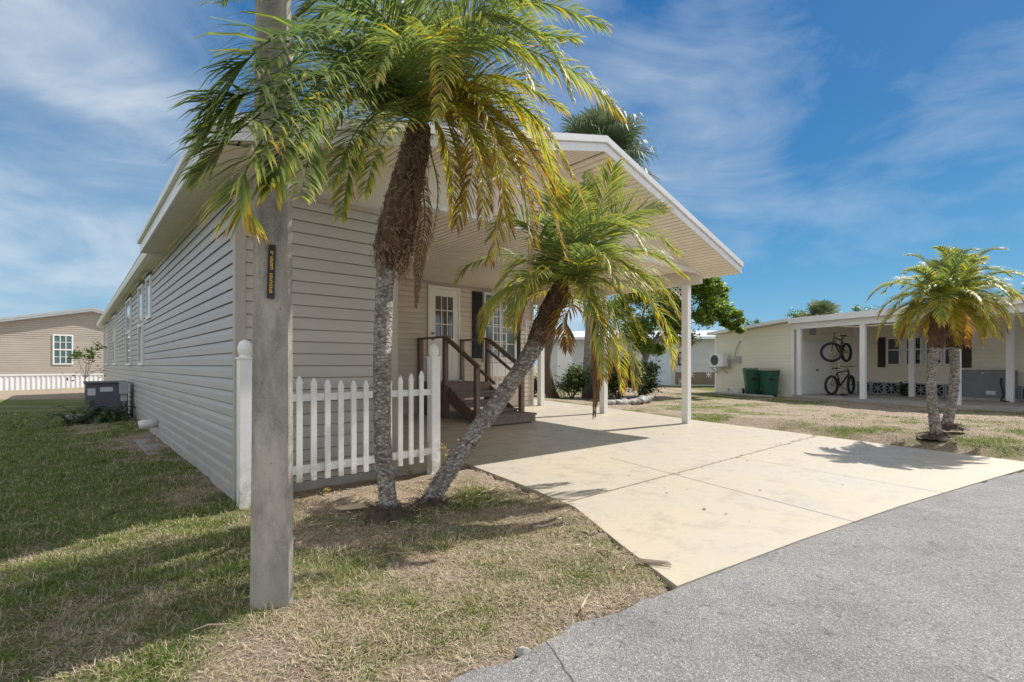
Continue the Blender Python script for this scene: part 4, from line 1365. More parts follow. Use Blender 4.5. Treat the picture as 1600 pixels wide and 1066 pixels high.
# porch window with shutters
WU0, WU1, WZ0, WZ1 = 6.56, 7.64, 1.32, 3.02
mb = MB()
for (a, b, c, d) in ((WU0, WU0 + .06, WZ0, WZ1), (WU1 - .06, WU1, WZ0, WZ1), (WU0 + .06, WU1 - .06, WZ0, WZ0 + .06), (WU0 + .06, WU1 - .06, WZ1 - .06, WZ1), (7.06, 7.11, WZ0 + .06, WZ1 - .06)):
    mb.box((a, Vw - .07, c), (b, Vw, d))
for z in (1.75, 2.18, 2.6):
    mb.box((WU0 + .06, Vw - .055, z - .01), (7.06, Vw - .02, z + .01))
    mb.box((7.11, Vw - .055, z - .01), (WU1 - .06, Vw - .02, z + .01))
fr = mb.build('window', M['white_vinyl'], house)
mb = MB()
mb.box((WU0 + .06, Vw - .035, WZ0 + .06), (WU1 - .06, Vw - .03, WZ1 - .06))
mb.build('pane', M['glass_teal'], fr)
mb = MB()
mb.box((WU0 - .03, Vw - .11, WZ0 - .04), (WU1 + .03, Vw, WZ0))
mb.build('sill', M['white_vinyl'], fr)
mb = MB()
mb.box((WU0 + .1, Vw - .06, .92), (WU1 - .02, Vw, 1.26))
mb.build('panel_below_window', M['white_vinyl'], house, bevel=.006)
for (a, b) in ((6.225, 6.52), (7.67, 7.80)):
    mb = MB()
    mb.box((a, Vw - .05, 1.37), (b, Vw - .018, 3.01))
    for i in range(30):
        z = 1.43 + i * .052
        mb.hexa([(a + .03, Vw - .062, z), (b - .03, Vw - .062, z), (b - .03, Vw - .05, z), (a + .03, Vw - .05, z),
                 (a + .03, Vw - .054, z + .045), (b - .03, Vw - .054, z + .045), (b - .03, Vw - .05, z + .045), (a + .03, Vw - .05, z + .045)])
    mb.build('shutter', M['shutter_black'], house)
# white trellis panels standing at the porch window
for (u0, u1, v, z0, z1) in ((6.52, 6.98, 4.35, .13, 3.10), (7.86, 8.18, 4.62, .9, 2.4)):
    mb = MB()
    mb.box((u0, v, z0), (u0 + .035, v + .03, z1))
    mb.box((u1 - .035, v, z0), (u1, v + .03, z1))
    k = int((z1 - z0) / .21)
    for i in range(k):
        z = z0 + .25 + i * .2
        if z < z1:
            mb.box((u0 + .035, v + .006, z), (u1 - .035, v + .022, z + .016))
    for q in (1, 2):
        uu = u0 + (u1 - u0) * q / 3
        mb.box((uu - .008, v + .003, z0 + .2), (uu + .008, v + .008, z1 - .05))
    mb.build('trellis_panel', M['white_vinyl'], house)

# carport side beam, posts and scroll bracket
mb = MB()
mb.box((8.36, .02, 2.855), (8.48, 5.3, 3.118))
mb.build('carport_beam', M['cream_panel'], house, bevel=.005)
for v in (.35, 2.49, 4.62):
    mb = MB()
    s = .07
    z = drv_z(v)
    mb.box((8.42 - s, v - s, z), (8.42 + s, v + s, 2.854))
    p = mb.build('post', M['post'], house, bevel=.006)
    if v < 1:
        b = MB()
        for (cu, cz, r) in ((.06, -.06, .05), (.17, -.06, .035), (.06, -.17, .035), (.12, -.12, .03), (.05, -.25, .025), (.25, -.05, .025)):
            b.ring((8.42, v + s + cu, 2.85 + cz), (1, 0, 0), r, .009, 16, 5)
        b.tube([(8.42, v + s, 2.53), (8.42, v + s + .12, 2.68), (8.42, v + s + .31, 2.84)], .01, 5)
        b.build('scroll_bracket', M['white_vinyl'], p)
mb = MB()
mb.tube([(-.02, 5.35, .22), (-.20, 5.35, .21), (-.28, 5.35, .20)], [.075, .075, .07], 14)
mb.build('drain_pipe', M['pvc'], house, True)

# ------------------------------------------------------------------ wooden porch steps
st = thing('porch_steps', 'brown wooden steps with handrails leading up to the porch door', 'steps', C0, TH)
mb = MB()
for i in range(8):
    v = 3.68 + i * .137
    mb.box((4.70, v, .79), (5.95, v + .128, .83))
mb.build('landing', M['tread_wood'], st, bevel=.004)
mb = MB()
mb.box((4.73, 3.69, .62), (4.77, 4.78, .788))
mb.box((5.88, 3.69, .62), (5.92, 4.78, .788))
mb.box((4.73, 3.65, .62), (5.92, 3.689, .788))
mb.build('landing_frame', M['brown_wood'], st)
mb = MB()
for i in range(7):
    mb.box((4.745, 3.85 + i * .132, .11), (4.765, 3.85 + i * .132 + .125, .62))
mb.build('side_boards', M['brown_wood'], st)
for k, (v0, v1, z) in enumerate(((3.36, 3.67, .655), (3.06, 3.37, .48), (2.76, 3.07, .305))):
    mb = MB()
    mb.box((4.735, v0, z - .04), (5.94, v1, z))
    mb.box((4.755, v0 + .03, z - .135), (5.92, v0 + .055, z - .041))
    mb.build('step', M['tread_wood'], st, bevel=.004)
mb = MB()
mb.box((4.80, 2.25, .07), (5.93, 2.77, .20))
mb.box((4.78, 2.23, .201), (5.95, 2.78, .24))
mb.build('step', M['tread_wood'], st, bevel=.005)
for u in (4.765, 5.87):
    mb = MB()
    pts = [(u, 3.64, .42), (u, 3.0, .09), (u, 2.79, .09), (u, 2.79, .262), (u, 3.64, .755)]
    mb.prism([Vector(p) for p in pts], (.04, 0, 0))
    mb.build('stringer', M['brown_wood'], st)
for (u, v, z0, z1) in ((4.75, 3.74, .09, 1.775), (4.75, 4.73, .09, 1.775), (4.75, 2.66, .06, 1.17), (5.88, 3.74, .09, 1.775), (5.88, 4.73, .09, 1.775), (5.88, 2.62, .06, 1.17)):
    mb = MB()
    mb.box((u - .047, v - .047, z0), (u + .047, v + .047, z1))
    if z1 > 1.5 and v < 4:
        mb.box((u - .06, v - .06, z0), (u + .06, v + .06, .66))
    mb.build('post', M['brown_wood'], st, bevel=.004)
for u in (4.75, 5.88):
    mb = MB()
    mb.box((u - .06, 3.66, 1.776), (u + .06, 4.78, 1.815))
    mb.beam((u, 3.71, 1.775), (u, 2.58, 1.15), .055, .09)
    mb.build('handrail', M['brown_wood'], st, bevel=.004)
mb = MB()
mb.beam((5.83, 3.71, 1.56), (5.83, 2.58, .93), .03, .06)
mb.build('lower_rail', M['brown_wood'], st)
mb = MB()
mb.beam((4.825, 3.71, 1.69), (4.825, 2.2, .855), .03, .05)
mb.build('lower_rail', M['brown_wood'], st)

# ------------------------------------------------------------------ picket fence
fence = thing('picket_fence', 'white vinyl picket fence with scalloped top before the front wall', 'fence', C0, TH)


def fv(u):
    return -.36 + .11 * u / 1.93


def lance(mb, u, v, w, d, z0, z1):
    h = w * 1.15
    prof = [(-.5, 0), (-.5, 1), (-.62, 1.02), (-.62, 1.2), (-.5, 1.22), (-.42, 1.62), (-.2, 2.0), (0, 2.2)]
    zt = z1 - 2.2 * h * .6
    pts = [(x * w, z0 if z == 0 else zt + (z - 1) * h * 1.1 if False else (z0 if z == 0 else zt + (z - 1) / 1.2 * (z1 - zt))) for x, z in prof]
    pts = pts + [(-x, z) for x, z in reversed(pts[:-1])]
    mb.prism([Vector((u + x, v - d / 2, z)) for x, z in pts], (0, d, 0))


for k in range(-2, 11):
    u = .427 + .132 * k
    q = (u - .2) / 1.6
    zt = 1.055 + .10 * (2 * q - 1) ** 2
    mb = MB()
    lance(mb, u, fv(u) - .018, .05, .022, .135, zt)
    mb.build('picket', M['fence_vinyl'], fence, bevel=.002)
for (z0, z1) in ((.205, .28), (.868, .937)):
    mb = MB()
    mb.hexa([(.05, fv(.05) - .003, z0), (1.88, fv(1.88) - .003, z0), (1.88, fv(1.88) + .035, z0), (.05, fv(.05) + .035, z0),
             (.05, fv(.05) - .003, z1), (1.88, fv(1.88) - .003, z1), (1.88, fv(1.88) + .035, z1), (.05, fv(.05) + .035, z1)])
    mb.build('rail', M['fence_vinyl'], fence, bevel=.003)
for (u, zt, pointed) in ((-.02, 1.42, False), (1.93, 1.45, True)):
    mb = MB()
    v = fv(u) + .01
    s = .054
    zz = zt - .17
    mb.box((u - s, v - s, -.08), (u + s, v + s, zz))
    mb.box((u - s * 1.12, v - s * 1.12, zz), (u + s * 1.12, v + s * 1.12, zz + .02))
    # turned gothic cap
    rs = [(.86, .02), (.86, .035), (1.08, .06), (1.12, .085), (.95, .115), (.62, .145), (.0, .17)] if pointed else [(.84, .02), (.84, .03), (1.05, .06), (1.12, .09), (1.0, .125), (.7, .155), (.0, .17)]
    vs, fs = [], []
    nn = 16
    for r, z in rs:
        for j in range(nn):
            a = 6.2832 * j / nn
            vs.append((u + s * r * math.cos(a), v + s * r * math.sin(a), zz + z))
    for i in range(len(rs) - 1):
        for j in range(nn):
            fs.append((i * nn + j, i * nn + (j + 1) % nn, (i + 1) * nn + (j + 1) % nn, (i + 1) * nn + j))
    mb.add(vs, fs)
    mb.build('fence_post', M['fence_vinyl'], fence, bevel=.004)

# ------------------------------------------------------------------ utility pole with number plate
pb = px(425, 938, 2.60)
pb.z = -.05
pole = thing('utility_pole', 'grey square concrete utility pole with black number plate', 'pole', pb, math.atan2(-pb.x, pb.y))
mb = MB()
hs = [(-.2, .0985, 0), (.1, .0985, 0), (.9, .0945, .003), (3, .083, .006), (9, .055, .02)]
vs, fs = [], []
for z, r, dx in hs:
    ch = .022
    for (x, y) in ((-r + ch, -r), (r - ch, -r), (r, -r + ch), (r, r - ch), (r - ch, r), (-r + ch, r), (-r, r - ch), (-r, -r + ch)):
        vs.append((x + dx, y, z))
for i in range(len(hs) - 1):
    for j in range(8):
        fs.append((i * 8 + j, i * 8 + (j + 1) % 8, (i + 1) * 8 + (j + 1) % 8, (i + 1) * 8 + j))
fs.append(tuple((len(hs) - 1) * 8 + j for j in range(8)))
mb.add(vs, fs)
mb.build('shaft', M['pole'], pole)
pl = MB()
pyf = -.0915
pl.box((-.020, pyf - .004, 1.585), (.014, pyf + .004, 1.853))
plate = pl.build('number_plate', M['plate_black'], pole)
plate.rotation_euler = (R(.35), R(-1.5) * -1, 0)
plate.location = (-.045, 0, 0)
# seven-bar style figures set one above another
SEG = {'4': 'bcfg', '6': 'acdefg', '3': 'abcdg', '5': 'acdfg', '0': 'abcdef', '8': 'abcdefg'}
yy = pyf - .0055


def digit(mb, ch, cx, cz, w=.0125, h=.021, t=.0034):
    x0, x1, z0, z1, zm = cx - w / 2, cx + w / 2, cz - h / 2, cz + h / 2, cz
    B = {'a': (x0, x1, z1 - t, z1), 'd': (x0, x1, z0, z0 + t), 'g': (x0, x1, zm - t / 2, zm + t / 2),
         'f': (x0, x0 + t, zm, z1), 'b': (x1 - t, x1, zm, z1), 'e': (x0, x0 + t, z0, zm), 'c': (x1 - t, x1, z0, zm)}
    for i, s in enumerate(SEG[ch]):
        a, b, c, d = B[s]
        mb.box((a, yy - .0001 * i, c), (b, yy + .002, d))


mb = MB()
zs = [1.812, 1.784, 1.7615, 1.739, 1.699, 1.6735, 1.648, 1.6225]
for ch, z in zip('46636506', zs):
    digit(mb, ch, -.003, z)
mb.build('figures', M['plate_yellow'], plate)

# ------------------------------------------------------------------ things along the left wall
acl = UV(-.62, 10.15)
ac = thing('air_conditioner', 'dark grey packaged air conditioner beside the taupe side wall', 'air conditioner', (acl.x, acl.y, -.08), TH)
mb = MB()
mb.box((-.26, -.45, .1), (.50, .65, .86))
cab = mb.build('cabinet', M['ac_grey'], ac, bevel=.012)
mb = MB()
mb.box((-.29, -.48, .861), (.53, .68, .90))
mb.build('lid', M['ac_grey'], ac, bevel=.01)
mb = MB()
mb.box((-.6, -.55, 0), (.56, .7, .1))
mb.build('pad', M['pale_concrete'], ac)
for (a, b, c, d) in ((-.23, -.09, .60, .76), (-.01, .22, .68, .78), (.36, .48, .45, .77)):
    mb = MB()
    mb.box((a, -.456, c), (b, -.449, d))
    mb.build('label_panel', M['ac_label'], ac)
mb = MB()
for i in range(9):
    mb.box((-.263, -.3 + i * .09, .2), (-.259, -.25 + i * .09, .8))
mb.build('grille', M['dark_gap'], ac)
mb = MB()
mb.box((.33, -.60, .62), (.50, -.46, .90))
mb.tube([(.42, -.53, .62), (.42, -.53, .3), (.5, -.3, .2)], .02, 8)
mb.build('disconnect_box', M['lattice'], ac, bevel=.006)

fl = UV(-.75, 9.15)
fern = thing('fern', 'dark green fern clump in the shade before the air conditioner', 'fern', (fl.x, fl.y, -.1))
mbf = MB()
for i in range(64):
    az = random.uniform(0, 6.283)
    el = R(random.uniform(18, 75))
    ctr = (random.uniform(-.35, .35), random.uniform(-.25, .25), .02)
    q = frond(arc(ctr, az, el, random.uniform(.65, 1.05), 1.15), .115, 30, random.uniform(.2, .75), .25, .012, .2, .1, .1, .05, .004)
    mbf.add(q.v, q.f, q.t)
mbf.build('foliage', M['fern_leaf'], fern)
mb = MB()
mb.tube([(0, 0, -.02), (0, 0, .12)], [.12, .08], 10)
mb.build('crown_base', M['root_soil'], fern)

sl = UV(-.14, 4.4, -.1)
mb = MB()
mb.box((-.14, -.95, 0), (.14, .95, .085))
o = mb.build('splash_slab', M['concrete'], None, bevel=.015)
o.location, o.rotation_euler = UV(-.21, 4.35, -.11), (0, 0, TH)
tag(o, 'narrow grey concrete slab on the grass along the side wall', 'slab')
mb = MB()
mb.tube(curve([UV(-.85, 2.9, -.055), UV(-.72, 2.55, -.04), UV(-.55, 2.3, -.045), UV(-.28, 2.12, -.05)], 16), .006, 6)
tag(mb.build('hose', M['pvc'], None, True), 'thin pale hose curving over the shaded grass', 'hose')

sp = px(134, 640, 11.6)
sap = thing('sapling', 'thin pale-stemmed sapling with a few leaf tufts near air conditioner', 'tree', (sp.x, sp.y, -.1))
mb = MB()
zt = 1.7
mb.tube([(0, 0, 0), (.0, 0, .5), (-.02, 0, 1.0), (.02, 0, 1.35)], [.020, .016, .012, .008], 7)
tips = []
for (x, z) in ((-.12, 1.5), (-.25, 1.55), (.1, 1.62), (.16, 1.5), (.38, 1.12), (-.4, 1.02), (.28, 1.2), (.15, 1.75)):
    p = Vector((x, random.uniform(-.15, .15), z))
    mb.tube([(0, 0, 1.0), (x * .4, 0, 1.15), p], [.007, .005, .003], 5)
    tips.append(p)
mb.build('trunk', M['white_bark'], sap, True)


def leaf_cloud(mb, clumps, per, size, tint=(.2, .9), flat=.5, rnd=random):
    for (c, r) in clumps:
        c = Vector(c)
        r = Vector(r) if not isinstance(r, (int, float)) else Vector((r, r, r))
        for k in range(per):
            d = Vector((rnd.gauss(0, 1), rnd.gauss(0, 1), rnd.gauss(0, 1))).normalized() * (rnd.random() ** .55 * rnd.uniform(.7, 1.45))
            p = c + Vector((d.x * r.x, d.y * r.y, d.z * r.z))
            a = Vector((rnd.gauss(0, 1), rnd.gauss(0, 1), rnd.gauss(0, flat))).normalized()
            n = Vector((rnd.gauss(0, .6), rnd.gauss(0, .6), 1)).normalized()
            b = a.cross(n).normalized()
            s = size * rnd.uniform(.6, 1.3)
            tn = rnd.uniform(*tint)
            mb.add([p - a * s, p + b * s * .42 - n * s * .05, p + a * s, p - b * s * .42 - n * s * .05], [(0, 1, 2, 3)], tn)


mb = MB()
leaf_cloud(mb, [(t, .15) for t in tips[:4]] + [(tips[7], .14)], 46, .05, (.45, 1))
leaf_cloud(mb, [(t, .16) for t in tips[4:7]], 14, .045, (.6, 1))
mb.build('crown', M['tree_leaf'], sap)

# ------------------------------------------------------------------ neighbour house on the left
nd = Vector((.574, .819, 0))
nhp = Vector((-25.9, 25.4, -.08))
nth = math.atan2(nd.y, nd.x)      # local x runs along the gable wall, local -y faces the camera side
nh = thing('neighbour_house', 'tan sided house with white skirting beyond the left lawn', 'house', nhp, nth)
pk, e0, e1 = 3.64, -5.0, 10.5


def nz(x):
    return 4.33 - .237 * abs(x - pk)


mb = MB()
siding(mb, (e0, 0, 0), (e1 - e0, 0, 0), (0, -1, 0), .82, nz(e1) - .02, .115, 1.2, .018)
# gable courses above, each as long as the roof allows
z = nz(e1) - .02
while z < 4.26:
    half = (4.29 - z) / .237
    a, b = max(e0, pk - half), min(e1, pk + half)
    if b - a > .3:
        siding(mb, (a, 0, 0), (b - a, 0, 0), (0, -1, 0), z, z + .115, .115, 1.2, .018)
    z += .115
mb.build('gable_wall', M['tan_siding'], nh)
mb = MB()
mb.prism([Vector((e0, .03, 0)), Vector((e1, .03, 0)), Vector((e1, .03, nz(e1))), Vector((pk, .03, nz(pk))), Vector((e0, .03, nz(e0)))], (0, 8, 0))
mb.build('body', M['tan_siding'], nh)
mb = MB()
k = int((e1 - e0) / .2)
prof = []
for i in range(k):
    x = e0 + (e1 - e0) * i / k
    d = (e1 - e0) / k
    prof += [(x, -.02, 0), (x + d * .55, -.02, 0), (x + d * .62, -.045, 0), (x + d * .92, -.045, 0)]
mb.sweep([Vector((a, b, -.05)) for a, b, c in prof], (0, 0, .79))
mb.build('skirting', M['white_vinyl'], nh)
mb = MB()
mb.box((e0, -.06, .74), (e1, .0, .82))
mb.build('skirting_rail', M['white_vinyl'], nh)
mb = MB()
for (a, b) in ((e0 - .4, pk), (pk, e1 + .4)):
    za, zb = nz(a), nz(b)
    mb.hexa([(a, -.27, za), (b, -.27, zb), (b, 8.2, zb), (a, 8.2, za), (a, -.27, za + .2), (b, -.27, zb + .2), (b, 8.2, zb + .2), (a, 8.2, za + .2)])
r_ = mb.build('roof', M['metal_roof'], nh)
mb = MB()
for (a, b) in ((e0 - .4, pk), (pk, e1 + .4)):
    za, zb = nz(a) + .1, nz(b) + .1
    mb.hexa([(a, -.31, za), (b, -.31, zb), (b, -.272, zb), (a, -.272, za), (a, -.31, za + .12), (b, -.31, zb + .12), (b, -.272, zb + .12), (a, -.272, za + .12)])
mb.build('fascia', simple('grey_blue_fascia', (.42, .46, .5), None, 4, .5), r_)
mb = MB()
wx0, wx1, wz0, wz1 = 1.99, 2.85, 1.32, 2.95
for (a, b, c, d) in ((wx0, wx0 + .07, wz0, wz1), (wx1 - .07, wx1, wz0, wz1), (wx0 + .07, wx1 - .07, wz0, wz0 + .07), (wx0 + .07, wx1 - .07, wz1 - .07, wz1), (wx0 + .07, wx1 - .07, 2.10, 2.17)):
    mb.box((a, -.050, c), (b, 0, d))
for i in (1, 2):
    x = wx0 + .07 + (wx1 - wx0 - .14) * i / 3
    mb.box((x - .02, -.044, wz0 + .07), (x + .02, -.030, 2.10))
    mb.box((x - .02, -.044, 2.17), (x + .02, -.030, wz1 - .07))
for z in (1.74, 2.54):
    mb.box((wx0 + .07, -.042, z - .015), (wx1 - .07, -.030, z + .015))
fr = mb.build('window', M['white_vinyl'], nh)
mb = MB()
mb.box((wx0 + .07, -.030, wz0 + .07), (wx1 - .07, -.024, wz1 - .07))
mb.build('pane', M['glass_teal'], fr)

# ------------------------------------------------------------------ yellow house on the right
Q = Vector((9.3, 22.9, 0))
E1 = Vector((.363, -.932, 0))
E2 = Vector((.932, .363, 0))
QT = math.atan2(E1.y, E1.x)
yh = thing('neighbour_house', 'pale yellow sided house with shaded carport across the right lawn', 'house', Q, QT)
XE = 15.0
mb = MB()
siding(mb, (0, 0, 0), (4, 0, 0), (0, -1, 0), -.05, 2.45, .13)
mb.prism([Vector((0, -.004, 2.44)), Vector((4, -.004, 2.44)), Vector((4, -.004, 2.86)), Vector((0, -.004, 2.56))], (0, .05, 0))
mb.build('shed_wall', M['yellow_siding'], yh)
mb = MB()
siding(mb, (4, 0, 0), (0, 3.42, 0), (1, 0, 0), .05, 2.75, .13)
siding(mb, (0, 6, 0), (0, -6, 0), (-1, 0, 0), -.05, 2.45, .13)
mb.build('shed_end_wall', M['yellow_siding'], yh)
mb = MB()
siding(mb, (4, 3.42, 0), (XE - 4, 0, 0), (0, -1, 0), .55, 2.75, .13)
mb.build('main_wall', M['yellow_siding'], yh)
for (a, b, c, d) in ((-.03, -.03, .09, .09), (3.93, -.03, 4.05, .09), (4.0, 3.30, 4.1, 3.43)):
    mb = MB()
    mb.box((a, b, -.05), (c, d, 2.5 if a < 0 else 2.74))
    mb.build('corner_trim', M['white_trim'], yh)
mb = MB()
mb.hexa([(-.25, -.3, 2.58), (4.0, -.3, 2.88), (4.0, 6, 2.88), (-.25, 6, 2.58), (-.25, -.3, 2.70), (4.0, -.3, 3.0), (4.0, 6, 3.0), (-.25, 6, 2.70)])
mb.box((4.001, -.3, 2.78), (XE, 3.7, 2.985))
mb.prism([Vector((4.5, 3.70, 2.9)), Vector((4.5, 9.5, 2.9)), Vector((4.5, 6.6, 3.65))], (XE - 4.5, 0, 0))
rf_ = mb.build('roof', M['white_trim'], yh)
mb = MB()
mb.box((4.06, -.12, 2.56), (XE, .02, 2.779))
mb.build('carport_beam', M['white_trim'], yh)
mb = MB()
mb.box((4.06, -.14, -.04), (XE, 3.40, .085))
mb.build('carport_slab', M['porch_slab'], yh)
for (x, y) in ((4.30, -.05), (6.66, -.05), (9.28, -.05), (12.2, -.05), (6.5, 2.75), (9.28, 2.6), (12.2, 2.6)):
    mb = MB()
    mb.box((x - .085, y - .05, .085), (x + .085, y + .05, 2.56 if y < 1 else 2.78))
    mb.build('post', M['white_trim'], yh)
# double shed door with panels
mb = MB()
mb.box((4.004, .52, .09), (4.05, 1.92, 2.12))
dr = mb.build('door', M['white_trim'], yh)
mb = MB()
for y0 in (.58, .91, 1.27, 1.60):
    for (z0, z1) in ((.2, .75), (.87, 1.6), (1.72, 2.02)):
        mb.box((4.05, y0, z0), (4.062, y0 + .26, z1))
mb.build('door_panel', M['white_vinyl'], dr, bevel=.005)
mb = MB()
mb.tube([(4.05, 1.18, 1.02), (4.11, 1.18, 1.02)], [.03, .04], 10)
mb.build('handle', M['bike_dark'], dr)
mb = MB()
mb.box((4.01, .85, 2.38), (4.05, 1.15, 2.68))
for i in range(6):
    mb.box((4.05, .87, 2.41 + i * .042), (4.06, 1.13, 2.435 + i * .042))
mb.build('vent', M['lattice'], yh)
# breeze block skirt
mb = MB()
mb.box((4.12, 3.40, .085), (XE, 3.42, .55))
mb.build('skirt_backing', M['dark_gap'], yh)
mb = MB()
x = 4.2
while x < XE - .5:
    z0, z1 = .095, .545
    w_ = .47
    mb.box((x, 3.34, z0), (x + w_, 3.395, z0 + .035))
    mb.box((x, 3.34, z1 - .035), (x + w_, 3.395, z1))
    mb.box((x, 3.34, z0 + .035), (x + .035, 3.395, z1 - .035))
    mb.box((x + w_ - .035, 3.34, z0 + .035), (x + w_, 3.395, z1 - .035))
    zc, xc = (z0 + z1) / 2, x + w_ / 2
    for k, (dx, dz) in enumerate(((.2, .19), (.2, -.19), (0, .19), (.2, 0))):
        y = 3.355 + .003 * k
        mb.beam((xc - dx, y, zc - dz), (xc + dx, y, zc + dz), .02, .03, (0, 1, 0))
    x += .50
mb.build('breeze_block_skirt', M['lattice'], yh)
for (x0, x1) in ((5.27, 5.76), (5.92, 6.47), (6.58, 7.1), (7.14, 7.6)):
    mb = MB()
    z0, z1 = 1.2, 2.25
    for (a, b, c, d) in ((x0, x0 + .05, z0, z1), (x1 - .05, x1, z0, z1), (x0 + .05, x1 - .05, z0, z0 + .05), (x0 + .05, x1 - .05, z1 - .05, z1), (x0 + .05, x1 - .05, 1.76, 1.80)):
        mb.box((a, 3.345, c), (b, 3.42, d))
    fr = mb.build('window', M['white_trim'], yh)
    mb = MB()
    mb.box((x0 + .05, 3.375, z0 + .05), (x1 - .05, 3.38, z1 - .05))
    mb.build('pane', M['glass_dark'], fr)
for (x0, x1) in ((4.94, 5.2), (7.66, 7.92)):
    mb = MB()
    mb.box((x0, 3.36, 1.12), (x1, 3.40, 2.28))
    mb.build('shutter', M['brown_shutter'], yh)
# wall-mounted split unit
ms = thing('split_unit', 'white wall-mounted split air conditioner on the yellow shed wall', 'air conditioner', Q + E1 * .06, QT)
mb = MB()
mb.box((.02, -.42, 1.14), (.80, -.10, 1.72))
mb.build('case', M['white_vinyl'], ms, bevel=.012)
mb = MB()
for i in range(6):
    mb.ring((.30, -.425, 1.43), (0, 1, 0), .04 + .036 * i, .008, 24, 4)
mb.tube([(.30, -.421, 1.43), (.30, -.4225, 1.43)], .235, 24)
mb.build('fan_grille', M['ac_grey'], ms)
mb = MB()
mb.box((0, -.45, 1.08), (.85, 0, 1.12))
mb.beam((.1, -.05, .85), (.1, -.4, 1.08), .03, .03)
mb.beam((.7, -.05, .85), (.7, -.4, 1.08), .03, .03)
mb.build('bracket', M['lattice'], ms)
mb = MB()
mb.box((1.2, -.10, 1.30), (1.42, -.02, 1.58))
mb.tube([(.8, -.2, 1.35), (.95, -.15, 1.25), (1.1, -.1, 1.4), (1.25, -.08, 1.95), (1.38, -.03, 2.25)], .02, 6)
mb.tube([(.8, -.2, 1.5), (.9, -.18, 1.42), (1.2, -.06, 1.42)], .025, 6)
mb.build('conduit_box', M['lattice'], ms)
# grey condenser under the carport
c2 = thing('air_conditioner', 'large grey air conditioner behind the carport posts of the yellow house', 'air conditioner', Q, QT)
mb = MB()
mb.box((7.95, 2.75, .17), (9.15, 3.3, 1.05))
mb.build('cabinet', simple('light_ac_grey', (.19, .20, .225), None, 5, .45), c2, bevel=.012)
mb = MB()
mb.box((7.9, 2.7, .085), (9.2, 3.33, .168))
mb.build('pad', M['pale_concrete'], c2)
mb = MB()
mb.box((8.62, 2.742, .28), (8.86, 2.749, .40))
mb.box((8.5, 2.742, .93), (8.56, 2.749, .97))
mb.build('label_panel', M['ac_label'], c2)
mb = MB()
mb.tube([(9.0, 2.74, .8), (9.02, 2.68, .6), (9.1, 2.66, .3), (9.05, 2.6, .12), (9.3, 2.5, .1)], .02, 6)
mb.build('conduit', M['rubber'], c2)
mb = MB()
leaf_cloud(mb, [((0, 0, .25), (.22, .2, .28))], 150, .07, (0, .5))
sh = thing('shrub', 'small dark shrub against the breeze blocks under the carport', 'shrub', Q + E1 * 6.05 + E2 * 3.0 + Vector((0, 0, .09)))
mb.build('foliage', M['shrub_leaf'], sh)
mb = MB()
mb.tube([(0, 0, 0), (.02, 0, .2)], .02, 6)
mb.build('stem', M['bark'], sh)


# trash carts
def cart(label, x, y, rz, lidmat, lidname, lift):
    p = Q + E1 * x + E2 * y
    c = thing('trash_cart', label, 'trash cart', p, QT + rz, 'green trash carts by the yellow house')
    mb = MB()
    lv = [(.0, .20, .22), (.08, .225, .25), (.8, .285, .31), (.86, .30, .33), (.97, .31, .34), (1.0, .315, .345)]
    vs, fs = [], []
    for z, a, b in lv:
        for (sx, sy, k) in ((-1, -1, 0), (-1, -1, 1), (1, -1, 1), (1, -1, 0), (1, 1, 0), (1, 1, 1), (-1, 1, 1), (-1, 1, 0)):
            cx, cy = (.8, 1) if k else (1, .8)
            vs.append((sx * a * cx, sy * b * cy, z))
    order = [0, 1, 2, 3, 4, 5, 6, 7]
    for i in range(len(lv) - 1):
        for j in range(8):
            fs.append((i * 8 + j, i * 8 + (j + 1) % 8, i * 8 + 8 + (j + 1) % 8, i * 8 + 8 + j))
    fs.append(tuple(range(7, -1, -1)))
    fs.append(tuple((len(lv) - 1) * 8 + j for j in range(8)))
    mb.add(vs, fs)
    mb.build('bin_body', M['cart_green'], c)
    mb = MB()
    mb.box((-.10, -.335, .62), (.08, -.27, .70))
    mb.build('grip_recess', M['dark_gap'], c)
    mb = MB()
    mb.hexa([(-.34, -.38, 1.0), (.34, -.38, 1.0), (.34, .38, 1.0 + lift), (-.34, .38, 1.0 + lift), (-.28, -.32, 1.05), (.28, -.32, 1.05), (.28, .32, 1.08 + lift), (-.28, .32, 1.08 + lift)])
    mb.build('lid', lidmat, c, bevel=.015)
    mb = MB()
    mb.tube([(-.26, .42, .97), (.26, .42, .97)], .018, 8)
    mb.box((-.28, .30, .93), (-.24, .44, .99))
    mb.box((.24, .30, .93), (.28, .44, .99))
    mb.build('handle', M['cart_green'], c)
    for s in (-1, 1):
        mb = MB()
        mb.tube([(s * .26, .24, .13), (s * .32, .24, .13)], .13, 16)
        w_ = mb.build('wheel', M['rubber'], c)
    mb = MB()
    mb.box((-.14, -.325, .84), (-.03, -.30, .865))
    mb.box((.10, -.325, .845), (.15, -.30, .875))
    mb.build('sticker', M['ac_label'], c)


cart('green trash cart with green lid, farther left of the pair', 2.55, -.52, R(55), M['cart_green'], 'lid', .02)
cart('green trash cart with brown lid, nearer of the pair', 3.38, -.55, R(62), M['cart_lid_tan'], 'lid', .0)
